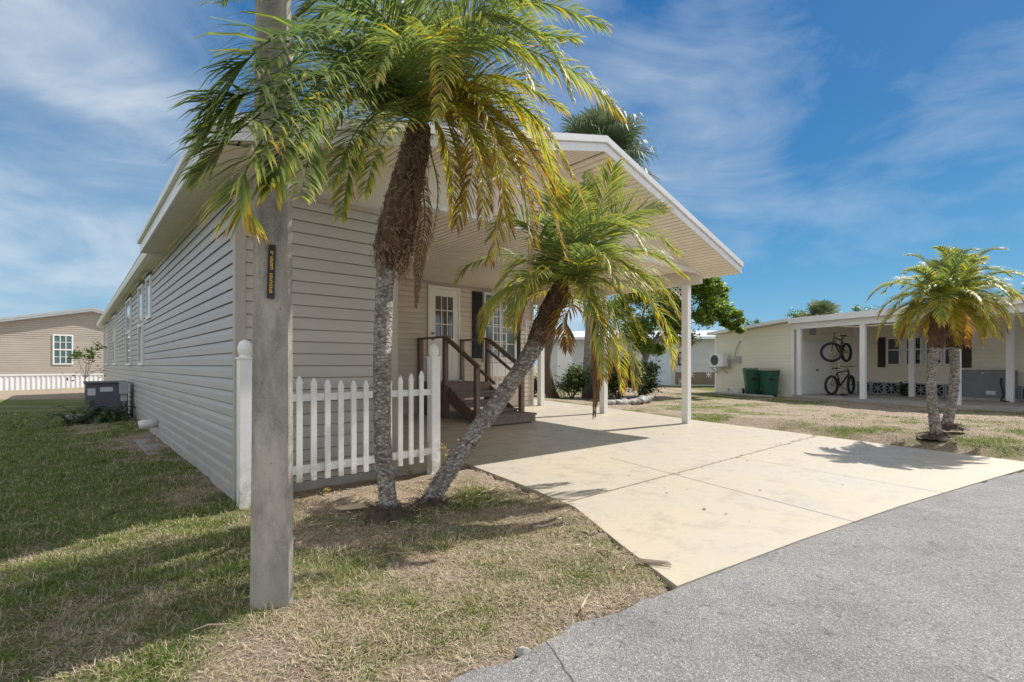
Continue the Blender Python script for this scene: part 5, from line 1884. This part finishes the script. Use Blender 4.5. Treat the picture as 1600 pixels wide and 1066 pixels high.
# low timber at the cart pad
mb = MB()
mb.box((-1.4, -.07, 0), (1.4, .07, .09))
o = mb.build('landscape_timber', M['pale_concrete'], None, bevel=.02)
o.location, o.rotation_euler = Q + E1 * 2.5 - E2 * 1.0 + Vector((0, 0, -.03)), (0, 0, QT + .03)
tag(o, 'low grey edging timber on the grass in front of the trash carts', 'edging')
mb = MB()
mb.tube([(0, 0, -.02), (0, 0, .2), (.1, 0, .24), (.35, 0, .1), (.6, 0, .04)], [.06, .06, .05, .045, .05], 10)
o = mb.build('downspout_elbow', M['pvc'])
o.location, o.rotation_euler = Q + E1 * 1.1 - E2 * .35, (0, 0, QT)
tag(o, 'short pale drain elbow at the foot of the shed wall', 'pipe')


# bicycles on a stand
def bicycle(label, loc, rz, steer, fm, flip):
    b = thing('bicycle', label, 'bicycle', loc, rz, 'bicycles on the stand')
    fx, rx, wr = .52, -.52, .335
    for nm, cx, an in (('wheel', rx, 0.0), ('wheel', fx, steer)):
        ax = Vector((math.sin(-an), math.cos(an), 0))
        tm = MB()
        tm.ring((cx, 0, wr), ax, wr - .02, .046, 28, 6)
        w_ = tm.build(nm, M['rubber'], b, True)
        rm = MB()
        rm.ring((cx, 0, wr), ax, wr - .05, .010, 28, 5)
        d = Vector((math.cos(an), math.sin(an), 0))
        for i in range(14):
            a = i * 2 * math.pi / 14
            e = d * math.cos(a) + Vector((0, 0, 1)) * math.sin(a)
            rm.tube([Vector((cx, 0, wr)) + e * .02, Vector((cx, 0, wr)) + e * (wr - .05)], .0022, 3, False)
        rm.tube([Vector((cx, 0, wr)) - ax * .04, Vector((cx, 0, wr)) + ax * .04], .02, 8)
        rm.build('rim', M['chrome'], w_)
    fr = MB()
    bb, stt, hd, hd2 = (-.08, 0, .30), (-.22, 0, .78), (.36, 0, .86), (.39, 0, .72)
    for p, q, r in ((bb, stt, .026), (stt, hd, .026), (bb, hd2, .032), (hd, hd2, .03)):
        fr.tube([p, q], r, 8)
    for s in (-.05, .05):
        fr.tube([bb, (rx, s, wr)], .010, 6)
        fr.tube([stt, (rx, s, wr)], .009, 6)
    fr.build('frame', fm, b)
    fk = MB()
    ax = Vector((math.sin(-steer), math.cos(steer), 0))
    for s in (-.05, .05):
        fk.tube([Vector(hd2) + ax * s * .8, Vector((fx, 0, wr)) + ax * s], .013, 6)
    fk.tube([hd, (.33, 0, .97)], .015, 8)
    fk.build('fork', fm, b)
    hb = MB()
    h = Vector((.34, 0, .98))
    hb.tube([h - ax * .30 + Vector((-.05, 0, .05)), h - ax * .12 + Vector((0, 0, .02)), h + ax * .12 + Vector((0, 0, .02)), h + ax * .30 + Vector((-.05, 0, .05))], .013, 6)
    hb.build('handlebar', M['rubber'], b)
    sd = MB()
    sd.tube([stt, (-.25, 0, .92)], .013, 6)
    sd.hexa([(-.40, -.08, .92), (-.12, -.025, .93), (-.12, .025, .93), (-.40, .08, .92), (-.40, -.07, .97), (-.12, -.02, .965), (-.12, .02, .965), (-.40, .07, .97)])
    sd.build('saddle', M['rubber'], b, bevel=.01)
    ck = MB()
    ck.ring((-.08, -.05, .30), (0, 1, 0), .09, .008, 18, 4)
    ck.tube([(-.08, -.06, .30), (.05, -.07, .20)], .010, 5)
    ck.tube([(-.08, .06, .30), (-.21, .07, .40)], .010, 5)
    ck.box((.02, -.13, .185), (.09, -.06, .21))
    ck.box((-.25, .06, .385), (-.18, .13, .41))
    ck.build('crankset', M['bike_dark'], b)


bc = px(1317, 617, 18.3)
bicycle('upper bicycle on the stand, brown frame with front wheel turned sideways', (bc.x - .14, bc.y, 1.34), R(211), R(-58), M['bike_brown'], 0)
bicycle('lower bicycle on the stand, dark frame with wide flat handlebar', (bc.x - .04, bc.y + .02, .15), R(22), R(18), M['bike_dark'], 0)
rk = thing('bicycle_stand', 'slim metal stand holding two bicycles one above the other', 'bicycle stand', (bc.x, bc.y + .22, .085))
mb = MB()
mb.tube([(0, 0, 0), (0, 0, 2.3)], .022, 8)
mb.build('upright', M['chrome'], rk)
mb = MB()
for a in (20, 140, 260):
    mb.tube([(0, 0, .04), (.45 * math.cos(R(a)), .45 * math.sin(R(a)), .015)], .02, 6)
mb.build('foot', M['bike_dark'], rk)
mb = MB()
for z in (.75, 2.05):
    mb.tube([(0, 0, z), (.0, -.3, z + .06)], .014, 6)
mb.build('arm', M['chrome'], rk)

# ------------------------------------------------------------------ grey house further back
gh = thing('neighbour_house', 'pale grey house with white metal roof behind the trees', 'house', (2.0, 30, 0), R(-4))
mb = MB()
siding(mb, (0, 0, 0), (11.5, 0, 0), (0, -1, 0), .0, 2.75, .14)
siding(mb, (11.5, 0, 0), (0, 8, 0), (1, 0, 0), .0, 2.75, .14)
mb.build('wall', M['grey_siding'], gh)
mb = MB()
mb.hexa([(-.4, -.7, 2.72), (11.8, -.7, 2.72), (11.8, 4, 3.35), (-.4, 4, 3.35), (-.4, -.7, 2.86), (11.8, -.7, 2.86), (11.8, 4, 3.5), (-.4, 4, 3.5)])
mb.build('roof', M['metal_roof'], gh)
for (x0, x1, mt) in ((.7, 1.6, 'white_vinyl'), (5.9, 6.45, 'lightblue_door'), (6.5, 7.35, 'lightblue_door')):
    mb = MB()
    mb.box((x0, -.06, .02), (x1, -.0, 2.35))
    d_ = mb.build('door', M[mt], gh, bevel=.01)
    mb = MB()
    mb.tube([(x0 + .12, -.06, 1.15), (x0 + .12, -.12, 1.15)], .03, 8)
    mb.build('handle', M['bike_dark'], d_)
mb = MB()
for (a, b, c, d) in ((7.75, 7.83, 1.2, 1.98), (8.34, 8.42, 1.2, 1.98), (7.83, 8.34, 1.2, 1.28), (7.83, 8.34, 1.9, 1.98), (7.83, 8.34, 1.57, 1.61)):
    mb.box((a, -.06, c), (b, 0, d))
fr = mb.build('window', M['bike_dark'], gh)
mb = MB()
mb.box((7.83, -.03, 1.28), (8.34, -.02, 1.9))
mb.build('pane', M['curtain'], fr)
mb = MB()
mb.box((7.6, -.03, .08), (11.4, -.016, .80))
mb.build('skirt_band', simple('brown_skirt', (.25, .20, .15), (.19, .155, .12), 2, .8), gh)
mb = MB()
for x, z in ((8.3, .45), (7.75, .05), (9.3, .45), (10.2, .15), (10.9, .15)):
    for k, (dx, dz) in enumerate(((.17, .17), (.17, -.17), (0, .2), (.2, 0))):
        mb.beam((x + .2 - dx, -.05 - .003 * k, z + .2 - dz), (x + .2 + dx, -.05 - .003 * k, z + .2 + dz), .03, .05, (0, 1, 0))
mb.build('breeze_block', M['white_vinyl'], gh)

# ------------------------------------------------------------------ trees and shrubs behind the carport
def tree(name, label, cat, base, trunk, clumps, per, size, tint=(.1, 1), bark='bark', leaf='tree_leaf', group=None):
    t = thing(name, label, cat, base, 0, group)
    mb = MB()
    for pts, rr in trunk:
        mb.tube(curve(pts, 10), [float(np.interp(i / 9, np.linspace(0, 1, len(rr)), rr)) for i in range(10)], 9)
    mb.build('trunk', M[bark], t, True)
    mb = MB()
    leaf_cloud(mb, clumps, per, size, tint)
    mb.build('crown', M[leaf], t)
    return t


TY = 20.0


def T3(x, y, d=0.0):
    return px(x, y, TY + d)


tb = px(1003, 620, TY)
tb.z = 0
cl = []
for (x, y, r) in ((1050, 470, 1.1), (1090, 455, .8), (1120, 475, .65), (1135, 500, .42), (1095, 495, .7), (1060, 520, .8), (1025, 500, 1.0),
                  (1000, 465, 1.0), (985, 520, .9), (1110, 440, .45), (1075, 435, .6), (1146, 512, .22), (1030, 440, .8), (1015, 545, .6), (970, 480, .8), (1128, 455, .35)):
    for k in range(5):
        c = T3(x + random.uniform(-17, 17), y + random.uniform(-14, 14), random.uniform(-.9, .9)) - tb
        cl.append((tuple(c), (r * .56, r * .56, r * .42)))
lm = [([T3(1003, 622) - tb, T3(1001, 590) - tb, T3(1008, 560) - tb, T3(1030, 520, .2) - tb], [.16, .13, .11, .06]),
      ([T3(1004, 575) - tb, T3(1020, 540) - tb, T3(1060, 505) - tb, T3(1110, 485) - tb], [.10, .08, .06, .02]),
      ([T3(1008, 560) - tb, T3(1000, 520) - tb, T3(1010, 470) - tb], [.09, .06, .03])]
tree('leafy_tree', 'round leafy green tree behind the carport posts', 'tree', tb, lm, cl, 420, .085, (.4, 1), 'bark_grey')


def shrub(label, x, y, Y, clumps, per, size, tint, nm='shrub', stem=.35):
    b = px(x, y, Y)
    b.z = .02
    t = thing(nm, label, 'shrub', b)
    mb = MB()
    for i in range(7):
        a = random.uniform(0, 6.28)
        mb.tube([(0, 0, -.05), (.12 * math.cos(a), .12 * math.sin(a), stem * .5), (.3 * math.cos(a), .3 * math.sin(a), stem)], [.022, .018, .01], 5)
    mb.build('stems', M['bark'], t)
    mb = MB()
    leaf_cloud(mb, clumps, per, size, tint)
    mb.build('foliage', M['shrub_leaf'], t)


shrub('rounded light-topped shrub between the two trunks behind the carport', 893, 622, 17.6,
      [((random.uniform(-.4, .4), random.uniform(-.3, .3), random.uniform(.3, .95)), .33) for i in range(16)], 240, .06, (.2, 1))
shrub('dark shrub to the left of the brown leaning trunk', 845, 618, 19.5,
      [((random.uniform(-.5, .3), random.uniform(-.3, .3), random.uniform(.2, .7)), .3) for i in range(9)], 200, .06, (.0, .5))
shrub('large dark hedge shrub behind the middle carport post', 966, 624, 17.2,
      [((random.uniform(-.75, .75), random.uniform(-.35, .35), random.uniform(.25, 1.25)), .38) for i in range(26)], 260, .06, (.0, .75))
shrub('smaller glossy shrub at the foot of the leafy tree', 1004, 618, 18.2,
      [((random.uniform(-.4, .45), random.uniform(-.3, .3), random.uniform(.3, 1.15)), .32) for i in range(14)], 220, .06, (.05, .8))

# brown crooked trunk (its crown is hidden behind the roof and palms)
bt = px(862, 626, 18.3)
bt.z = 0
D = lambda x, y, d=0.0: px(x, y, 18.3 + d) - bt
tree('leafy_tree', 'crooked brown tree trunk between the carport post and rounded shrub', 'tree', bt,
     [([D(866, 632), D(858, 600), D(853, 565), D(862, 520), D(858, 470)], [.24, .19, .17, .14, .10]),
      ([D(858, 600), D(868, 615), D(876, 628)], [.1, .08, .05])],
     [((random.uniform(-1, 1), random.uniform(-1, 1), random.uniform(3.3, 4.6)), .6) for i in range(14)], 80, .08, (.1, .8))


# ---- fan palms
def fan_palm(label, base, crown, tr, R0, nf, tint0=(.1, .6), seed=1, hang=.0):
    rnd = random.Random(seed)
    base = Vector(base)
    t = thing('cabbage_palm', label, 'palm tree', base)
    c = Vector(crown) - base
    mb = MB()
    mb.tube(curve([Vector((0, 0, -.05)), c * .35, c * .7, c], 24), [tr * (1.15 - .25 * i / 23) * (1 + .05 * math.sin(i * 2.6)) for i in range(24)], 12)
    mb.build('trunk', M['bark_grey'], t, True)
    for k in range(nf):
        q = k / (nf - 1)
        az = k * 2.39996
        el = R(80 - 125 * q) + rnd.uniform(-.12, .12)
        d = Vector((math.cos(az) * math.cos(el), math.sin(az) * math.cos(el), math.sin(el)))
        pl_ = R0 * rnd.uniform(.45, .62)
        h = c + d * pl_
        h2 = h + d * R0 * .15 - Vector((0, 0, .06 * R0))
        mb = MB()
        tn = rnd.uniform(*tint0) + (.3 if q > .85 else 0)
        mb.tube([c, c.lerp(h, .6), h, h2], [.03 * R0, .02 * R0, .018 * R0, .008 * R0], 5, True, min(.9, tn + .2))
        up = Vector((0, 0, 1))
        sd = d.cross(up).normalized() if abs(d.z) < .97 else Vector((1, 0, 0))
        nn = sd.cross(d)
        m_ = 30
        for j in range(m_):
            a = R(-125 + 250 * j / (m_ - 1)) + rnd.uniform(-.04, .04)
            e = (d * math.cos(a) + sd * math.sin(a) + nn * (-.12 + .1 * math.cos(a))).normalized()
            l = R0 * (.55 + .1 * math.cos(a)) * rnd.uniform(.85, 1.1)
            o_ = h.lerp(h2, .5 + .5 * math.cos(a))
            w_ = (nn.cross(e)).normalized() * R0 * .021
            p1_ = o_ + e * l * .5
            p2_ = o_ + e * l * .78 - Vector((0, 0, l * .10))
            p3_ = o_ + e * l * .92 - Vector((0, 0, l * rnd.uniform(.2, .5)))
            v_ = max(0, min(1, tn + rnd.uniform(-.1, .15)))
            mb.add([o_ - w_ * .3, o_ + w_ * .3, p1_ + w_, p1_ - w_, p2_ + w_ * .6, p2_ - w_ * .6, p3_], [(0, 1, 2, 3), (3, 2, 4, 5), (5, 4, 6)], [v_, v_, v_, v_, v_ + .1, v_ + .1, min(1, v_ + .35)])
        mb.build('frond', M['sabal_leaf'], t)


sb = px(920, 625, 18.6)
sb.z = 0
fan_palm('tall grey-trunked fan palm rising behind the carport roof', sb, px(938, 250, 18.6), .24, 1.75, 48, (.05, .55), 5)
s2 = px(1283, 585, 42)
fan_palm('distant fan palm showing above the yellow house roof', (s2.x, s2.y, 0), px(1284, 497, 42), .2, 1.55, 36, (.2, .7), 9)

# far tree tops over the roofs
for k, (x, y, Y, w_, lab) in enumerate(((1255, 492, 45, 1.3, 'low dark tree top left of the distant fan palm'),
                                        (1172, 508, 46, .8, 'tiny far tree top above the shed roof'),
                                        (1355, 486, 47, 1.3, 'small dark tree top above the carport roof'),
                                        (1585, 455, 30, 1.5, 'far tree behind the right end of the yellow house'))):
    c = px(x, y, Y)
    b = Vector((c.x, c.y, 0))
    tree('far_tree', lab, 'tree', b, [([(0, 0, 0), (.1, 0, c.z * .5), (0, 0, c.z)], [.2, .16, .05])],
         [((random.uniform(-w_, w_), random.uniform(-.8, .8), c.z + random.uniform(-.9, .25)), w_ * .42) for i in range(12)], 60, .13, (0, .6), group=None)

# edging stones round the bed
pts = curve([px(952, 634, 14.6), px(975, 632, 14.9), px(1000, 629, 15.6), (px(1014, 624, 17))], 13)
for k, p in enumerate(pts):
    mb = MB()
    vs, fs = [], []
    n1, n2 = 9, 6
    a0 = random.uniform(.16, .25)
    for i in range(n2 + 1):
        ph = math.pi * i / n2
        for j in range(n1):
            th_ = 6.283 * j / n1
            rr = 1 + random.uniform(-.14, .14)
            vs.append((a0 * rr * math.sin(ph) * math.cos(th_), a0 * .6 * rr * math.sin(ph) * math.sin(th_), a0 * .45 * rr * math.cos(ph)))
    for i in range(n2):
        for j in range(n1):
            fs.append((i * n1 + j, (i + 1) * n1 + j, (i + 1) * n1 + (j + 1) % n1, i * n1 + (j + 1) % n1))
    mb.add(vs, fs)
    o = mb.build('edging_stone', M['stone'], None, True)
    o.location = (p.x, p.y, .10)
    o.rotation_euler = (random.uniform(-.2, .2), random.uniform(-.2, .2), random.uniform(0, 3))
    tag(o, 'rough grey edging stone bordering the planted bed behind the carport', 'stone', 'edging stones of the planted bed')

# ------------------------------------------------------------------ litter on the lawn
def g_at(x, y, dz=.0):
    Y = CH * F / (y - HY)
    p = px(x, y, Y)
    p.z = float(ground_z(np.array([p.x]), np.array([p.y]))[0]) + dz
    return p


p = g_at(551, 797, .025)
mb = MB()
mb.prism([Vector(q) for q in ((-.14, -.03, 0), (-.06, -.055, .0), (.12, -.035, .015), (.15, .0, .02), (.02, .045, .015), (-.12, .02, .0))], (0, 0, .012))
o = mb.build('palm_husk', M['driftwood'], None, bevel=.004)
o.location, o.rotation_euler = p, (.03, .05, .1)
tag(o, 'flat tan palm husk lying on dirt between pole and tall palm', 'husk')
p = g_at(766, 767, .02)
mb = MB()
mb.prism([Vector(q) for q in ((-.12, -.012, 0), (.10, -.03, .02), (.14, .0, .03), (-.05, .02, .0))], (0, 0, .008))
o = mb.build('palm_husk', M['driftwood'], None, bevel=.003)
o.location, o.rotation_euler = p, (.0, .0, .6)
tag(o, 'slim pale husk on dry grass near the driveway edge', 'husk')
p = g_at(914, 948, .02)
mb = MB()
mb.tube(curve([(-.03, -.06, 0), (.0, .0, .012), (.02, .04, .02), (.05, .08, .035)], 8), [.003, .006, .006, .003, .002, .002, .001, .001], 6)
o = mb.build('bleached_stick', M['driftwood'], None, True)
o.location = p
tag(o, 'pale curved stick on the grass near the road', 'stick')
p = g_at(816, 1010, .01)
mb = MB()
vs = [(-.03, -.015, 0), (.0, -.03, 0), (.04, .0, 0), (.035, .02, 0), (-.02, .02, 0), (-.018, -.005, .03), (.012, -.008, .035), (.03, .008, .022), (-.005, .014, .028)]
mb.add(vs, [(0, 1, 6, 5), (1, 2, 7, 6), (2, 3, 7), (3, 4, 8, 7), (4, 0, 5, 8), (5, 6, 7, 8), (4, 3, 2, 1, 0)])
o = mb.build('pebble', M['pale_concrete'], None, bevel=.004)
o.location = p
tag(o, 'white angular pebble on the asphalt edge', 'stone')
p = px(1016, 881, 3.03)
mb = MB()
for i in range(22):
    a = random.uniform(-.35, .35)
    l = random.uniform(.05, .16)
    mb.tube([(0, random.uniform(-.02, .02), .006), (-l * .5, l * .5 * math.sin(a), .014), (l * math.cos(a) * .8, l * math.sin(a), .006)], .0016, 4)
o = mb.build('dry_straw_tuft', M['twig'])
o.location, o.rotation_euler = (p.x, p.y, .004), (0, 0, -.25)
tag(o, 'small tuft of dry brown straw on the driveway edge', 'straw')
for k, (x, y, ln, az, lab) in enumerate(((330, 980, .16, .3, 'thin straw twig lying left of the pole base'), (880, 830, .22, 1.2, 'brown twig lying beside the driveway edge'),
                                         (620, 870, .30, .2, 'dry twig in the dark grass before the tall palm'), (690, 960, .14, 1.0, 'short pale twig on the straw grass before the road'))):
    p = g_at(x, y, .02)
    mb = MB()
    mb.tube([(-ln / 2, 0, 0), (-ln * .1, ln * .08, .012), (ln * .2, ln * .03, .01), (ln / 2, ln * .12, .0)], [.003, .005, .004, .002], 5)
    o = mb.build('twig', M['twig'])
    o.location, o.rotation_euler = p, (0, 0, az)
    tag(o, lab, 'twig')

mb = MB()
for k in range(900):
    r_ = random.random()
    if r_ < .45:
        c_, sg = (base1.x, base1.y), .34
    elif r_ < .62:
        c_, sg = (base2.x, base2.y), .36
    elif r_ < .82:
        q_ = UV(random.uniform(.4, 2.2), random.uniform(-.75, -.25))
        c_, sg = (q_.x, q_.y), .12
    else:
        t_ = random.random()
        q_ = UV(2.5 - 1.15 * t_ * t_ - .12, -.2 - 3.1 * t_)
        c_, sg = (q_.x, q_.y), .07
    x_, y_ = random.gauss(c_[0], sg), random.gauss(c_[1], sg)
    u_, v_ = to_uv(x_, y_)
    if v_ > -.03 and u_ < 1.7 or v_ < road_v(u_) + .05:
        continue
    on = bool(inside(DRV_F, np.array([u_]), np.array([v_]))[0])
    if on and random.random() < .93:
        continue
    z_ = .004 if on else float(ground_z(np.array([x_]), np.array([y_]))[0]) + random.uniform(.006, .02)
    a_, l_ = random.uniform(0, 6.28), random.uniform(.012, .042)
    d_, e_ = Vector((math.cos(a_), math.sin(a_), random.uniform(-.15, .15))), Vector((-math.sin(a_), math.cos(a_), random.uniform(-.3, .3)))
    w_ = l_ * random.uniform(.08, .28)
    p_ = Vector((x_, y_, z_ + (.004 if on else 0)))
    mb.add([p_ - d_ * l_, p_ + e_ * w_ + Vector((0, 0, .003)), p_ + d_ * l_, p_ - e_ * w_], [(0, 1, 2, 3)], random.uniform(.58, 1))
for k in range(150):
    u_ = random.choice((random.uniform(6.4, 8.6), random.uniform(2.4, 8.4)))
    v_ = -2.07 + random.gauss(0, .035) if k < 90 else random.uniform(-3.6, .2)
    if not bool(inside(DRV_F, np.array([u_]), np.array([v_]))[0]):
        continue
    a_, l_ = random.uniform(0, 6.28), random.uniform(.006, .03)
    p_ = UV(u_, v_, .006)
    d_, e_ = Vector((math.cos(a_), math.sin(a_), 0)), Vector((-math.sin(a_), math.cos(a_), 0))
    w_ = l_ * random.uniform(.12, .5)
    mb.add([p_ - d_ * l_, p_ + e_ * w_ + Vector((0, 0, .004)), p_ + d_ * l_, p_ - e_ * w_], [(0, 1, 2, 3)], random.uniform(.86, 1))
tag(mb.build('leaf_litter', M['grass_blade']), 'scattered brown and tan leaf litter on the dirt bed and driveway joints', 'leaf litter', kind='stuff')

# yellowish weed by the right fence post, little sprouts along the footing
def weed(label, loc, h, n, sz, kind='weed'):
    t = thing(kind, label, 'weed', loc)
    mb, lf = MB(), MB()
    for i in range(n):
        a, e = random.uniform(0, 6.28), random.uniform(.1, .55)
        tipv = Vector((math.cos(a) * e * h, math.sin(a) * e * h, h * random.uniform(.6, 1)))
        mb.tube([(0, 0, -.02), tipv * .5 + Vector((0, 0, .03)), tipv], [.004, .003, .0015], 4)
        for j in range(9):
            q = tipv * random.uniform(.35, 1.05)
            leaf_cloud(lf, [(q, .02)], 1, sz, (.0, 1))
    mb.build('stems', M['twig'], t)
    lf.build('foliage', M['weed_leaf'], t)


p = px(703, 742, 5.35)
weed('yellow-green weed beside the right fence post', (p.x, p.y, -.02), .42, 9, .022)
for (x, y, lab) in ((640, 741, 'small green sprout at the fence foot near right post'), (508, 771, 'tiny green sprout at the foot of the pickets'), (590, 752, 'tiny sprout behind the tall palm at the footing')):
    p = px(x, y, CH * F / (y - HY))
    weed(lab, (p.x, p.y, -.02), .09, 4, .015)

# ------------------------------------------------------------------ camera, sun, sky
cam = bpy.data.cameras.new('Camera')
co = bpy.data.objects.new('Camera', cam)
COL.objects.link(co)
co.location = (0, 0, CH)
co.rotation_euler = (R(90), 0, 0)
cam.sensor_width = 36
cam.lens = F / 1600 * 36
cam.shift_y = (HY - 533) / 1600
cam.clip_start, cam.clip_end = .05, 3000
S.camera = co

sh_ = EU * .855 - EV * .12
sdir = Vector((sh_.x, sh_.y, 1.0)).normalized()
ELV = math.asin(sdir.z)
AZ = math.atan2(sdir.x, sdir.y)
sl_ = bpy.data.lights.new('Sun', 'SUN')
sl_.energy = 3.9
sl_.angle = R(.5)
sl_.color = (1.0, .95, .87)
so = bpy.data.objects.new('Sun', sl_)
COL.objects.link(so)
so.rotation_euler = (-sdir).to_track_quat('-Z', 'Y').to_euler()

wd = bpy.data.worlds.new('World')
S.world = wd
wd.use_nodes = True
nt = wd.node_tree
bg = nt.nodes['Background']
sky = N(nt, 'ShaderNodeTexSky', sky_type='NISHITA')
sky.sun_disc = False
sky.sun_elevation = ELV
sky.sun_rotation = AZ
sky.air_density = 1.0
sky.dust_density = .4
sky.ozone_density = 2.2
tc = N(nt, 'ShaderNodeTexCoord')
sep = N(nt, 'ShaderNodeSeparateXYZ')
nt.links.new(tc.outputs['Generated'], sep.inputs[0])
# wispy high clouds: noise over the sky dome, drawn out sideways
mp = N(nt, 'ShaderNodeMapping')
mp.inputs['Rotation'].default_value = (R(4), R(-9), 0)
mp.inputs['Scale'].default_value = (1.5, 1.2, 3.6)
nt.links.new(tc.outputs['Generated'], mp.inputs[0])
n1 = noise(nt, 1.5, 10, .62, mp.outputs[0], .9)
mp2 = N(nt, 'ShaderNodeMapping')
mp2.inputs['Scale'].default_value = (1.3, 1.0, 2.6)
mp2.inputs['Location'].default_value = (.35, .1, .25)
nt.links.new(tc.outputs['Generated'], mp2.inputs[0])
n2 = noise(nt, 1.5, 4, .5, mp2.outputs[0], .3)
cl1 = math_n(nt, 'ADD', math_n(nt, 'MULTIPLY', n1.outputs[0], .5), math_n(nt, 'MULTIPLY', n2.outputs[0], .68))
left = math_n(nt, 'MULTIPLY', sep.outputs[0], -.07)
cl1 = math_n(nt, 'ADD', cl1, left)
cr = ramp(nt, cl1, [(.49, (0, 0, 0)), (.63, (.32, .32, .32)), (.78, (.95, .95, .95))], 'LINEAR')
hsv = N(nt, 'ShaderNodeHueSaturation')
hsv.inputs['Saturation'].default_value = 1.25
hsv.inputs['Value'].default_value = .80
nt.links.new(sky.outputs[0], hsv.inputs['Color'])
# clear part of the sky: deep blue above, paler towards the horizon
grad = ramp(nt, sep.outputs[2], [(0.0, (.60, 1.72, 2.55)), (.14, (.28, 1.22, 2.2)), (.34, (.09, .72, 1.68)), (.65, (.03, .46, 1.40))])
blue = mix(nt, .88, hsv.outputs[0], grad.outputs[0])
k = mix(nt, cr.outputs[0], blue, (2.9, 3.2, 3.45))
# a bright bank of unseen cloud added as fill light, street side and zenith
fill_bank = N(nt, 'ShaderNodeMapRange')
fill_bank.interpolation_type = 'SMOOTHSTEP'
fill_bank.inputs[1].default_value, fill_bank.inputs[2].default_value = .42, -.05
fill_bank.inputs[3].default_value, fill_bank.inputs[4].default_value = 0, 1
nt.links.new(sep.outputs[1], fill_bank.inputs[0])
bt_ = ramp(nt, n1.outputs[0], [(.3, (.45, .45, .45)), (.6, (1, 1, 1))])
bf = math_n(nt, 'MULTIPLY', fill_bank.outputs[0], bt_.outputs[0])
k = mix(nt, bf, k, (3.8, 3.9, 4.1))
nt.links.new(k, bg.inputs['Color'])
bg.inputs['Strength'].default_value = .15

S.view_settings.view_transform = 'Standard'
S.view_settings.look = 'None'
S.view_settings.exposure = 0.75
S.view_settings.gamma = 1
S.render.engine = 'CYCLES'
S.cycles.max_bounces = 8
S.cycles.transparent_max_bounces = 8
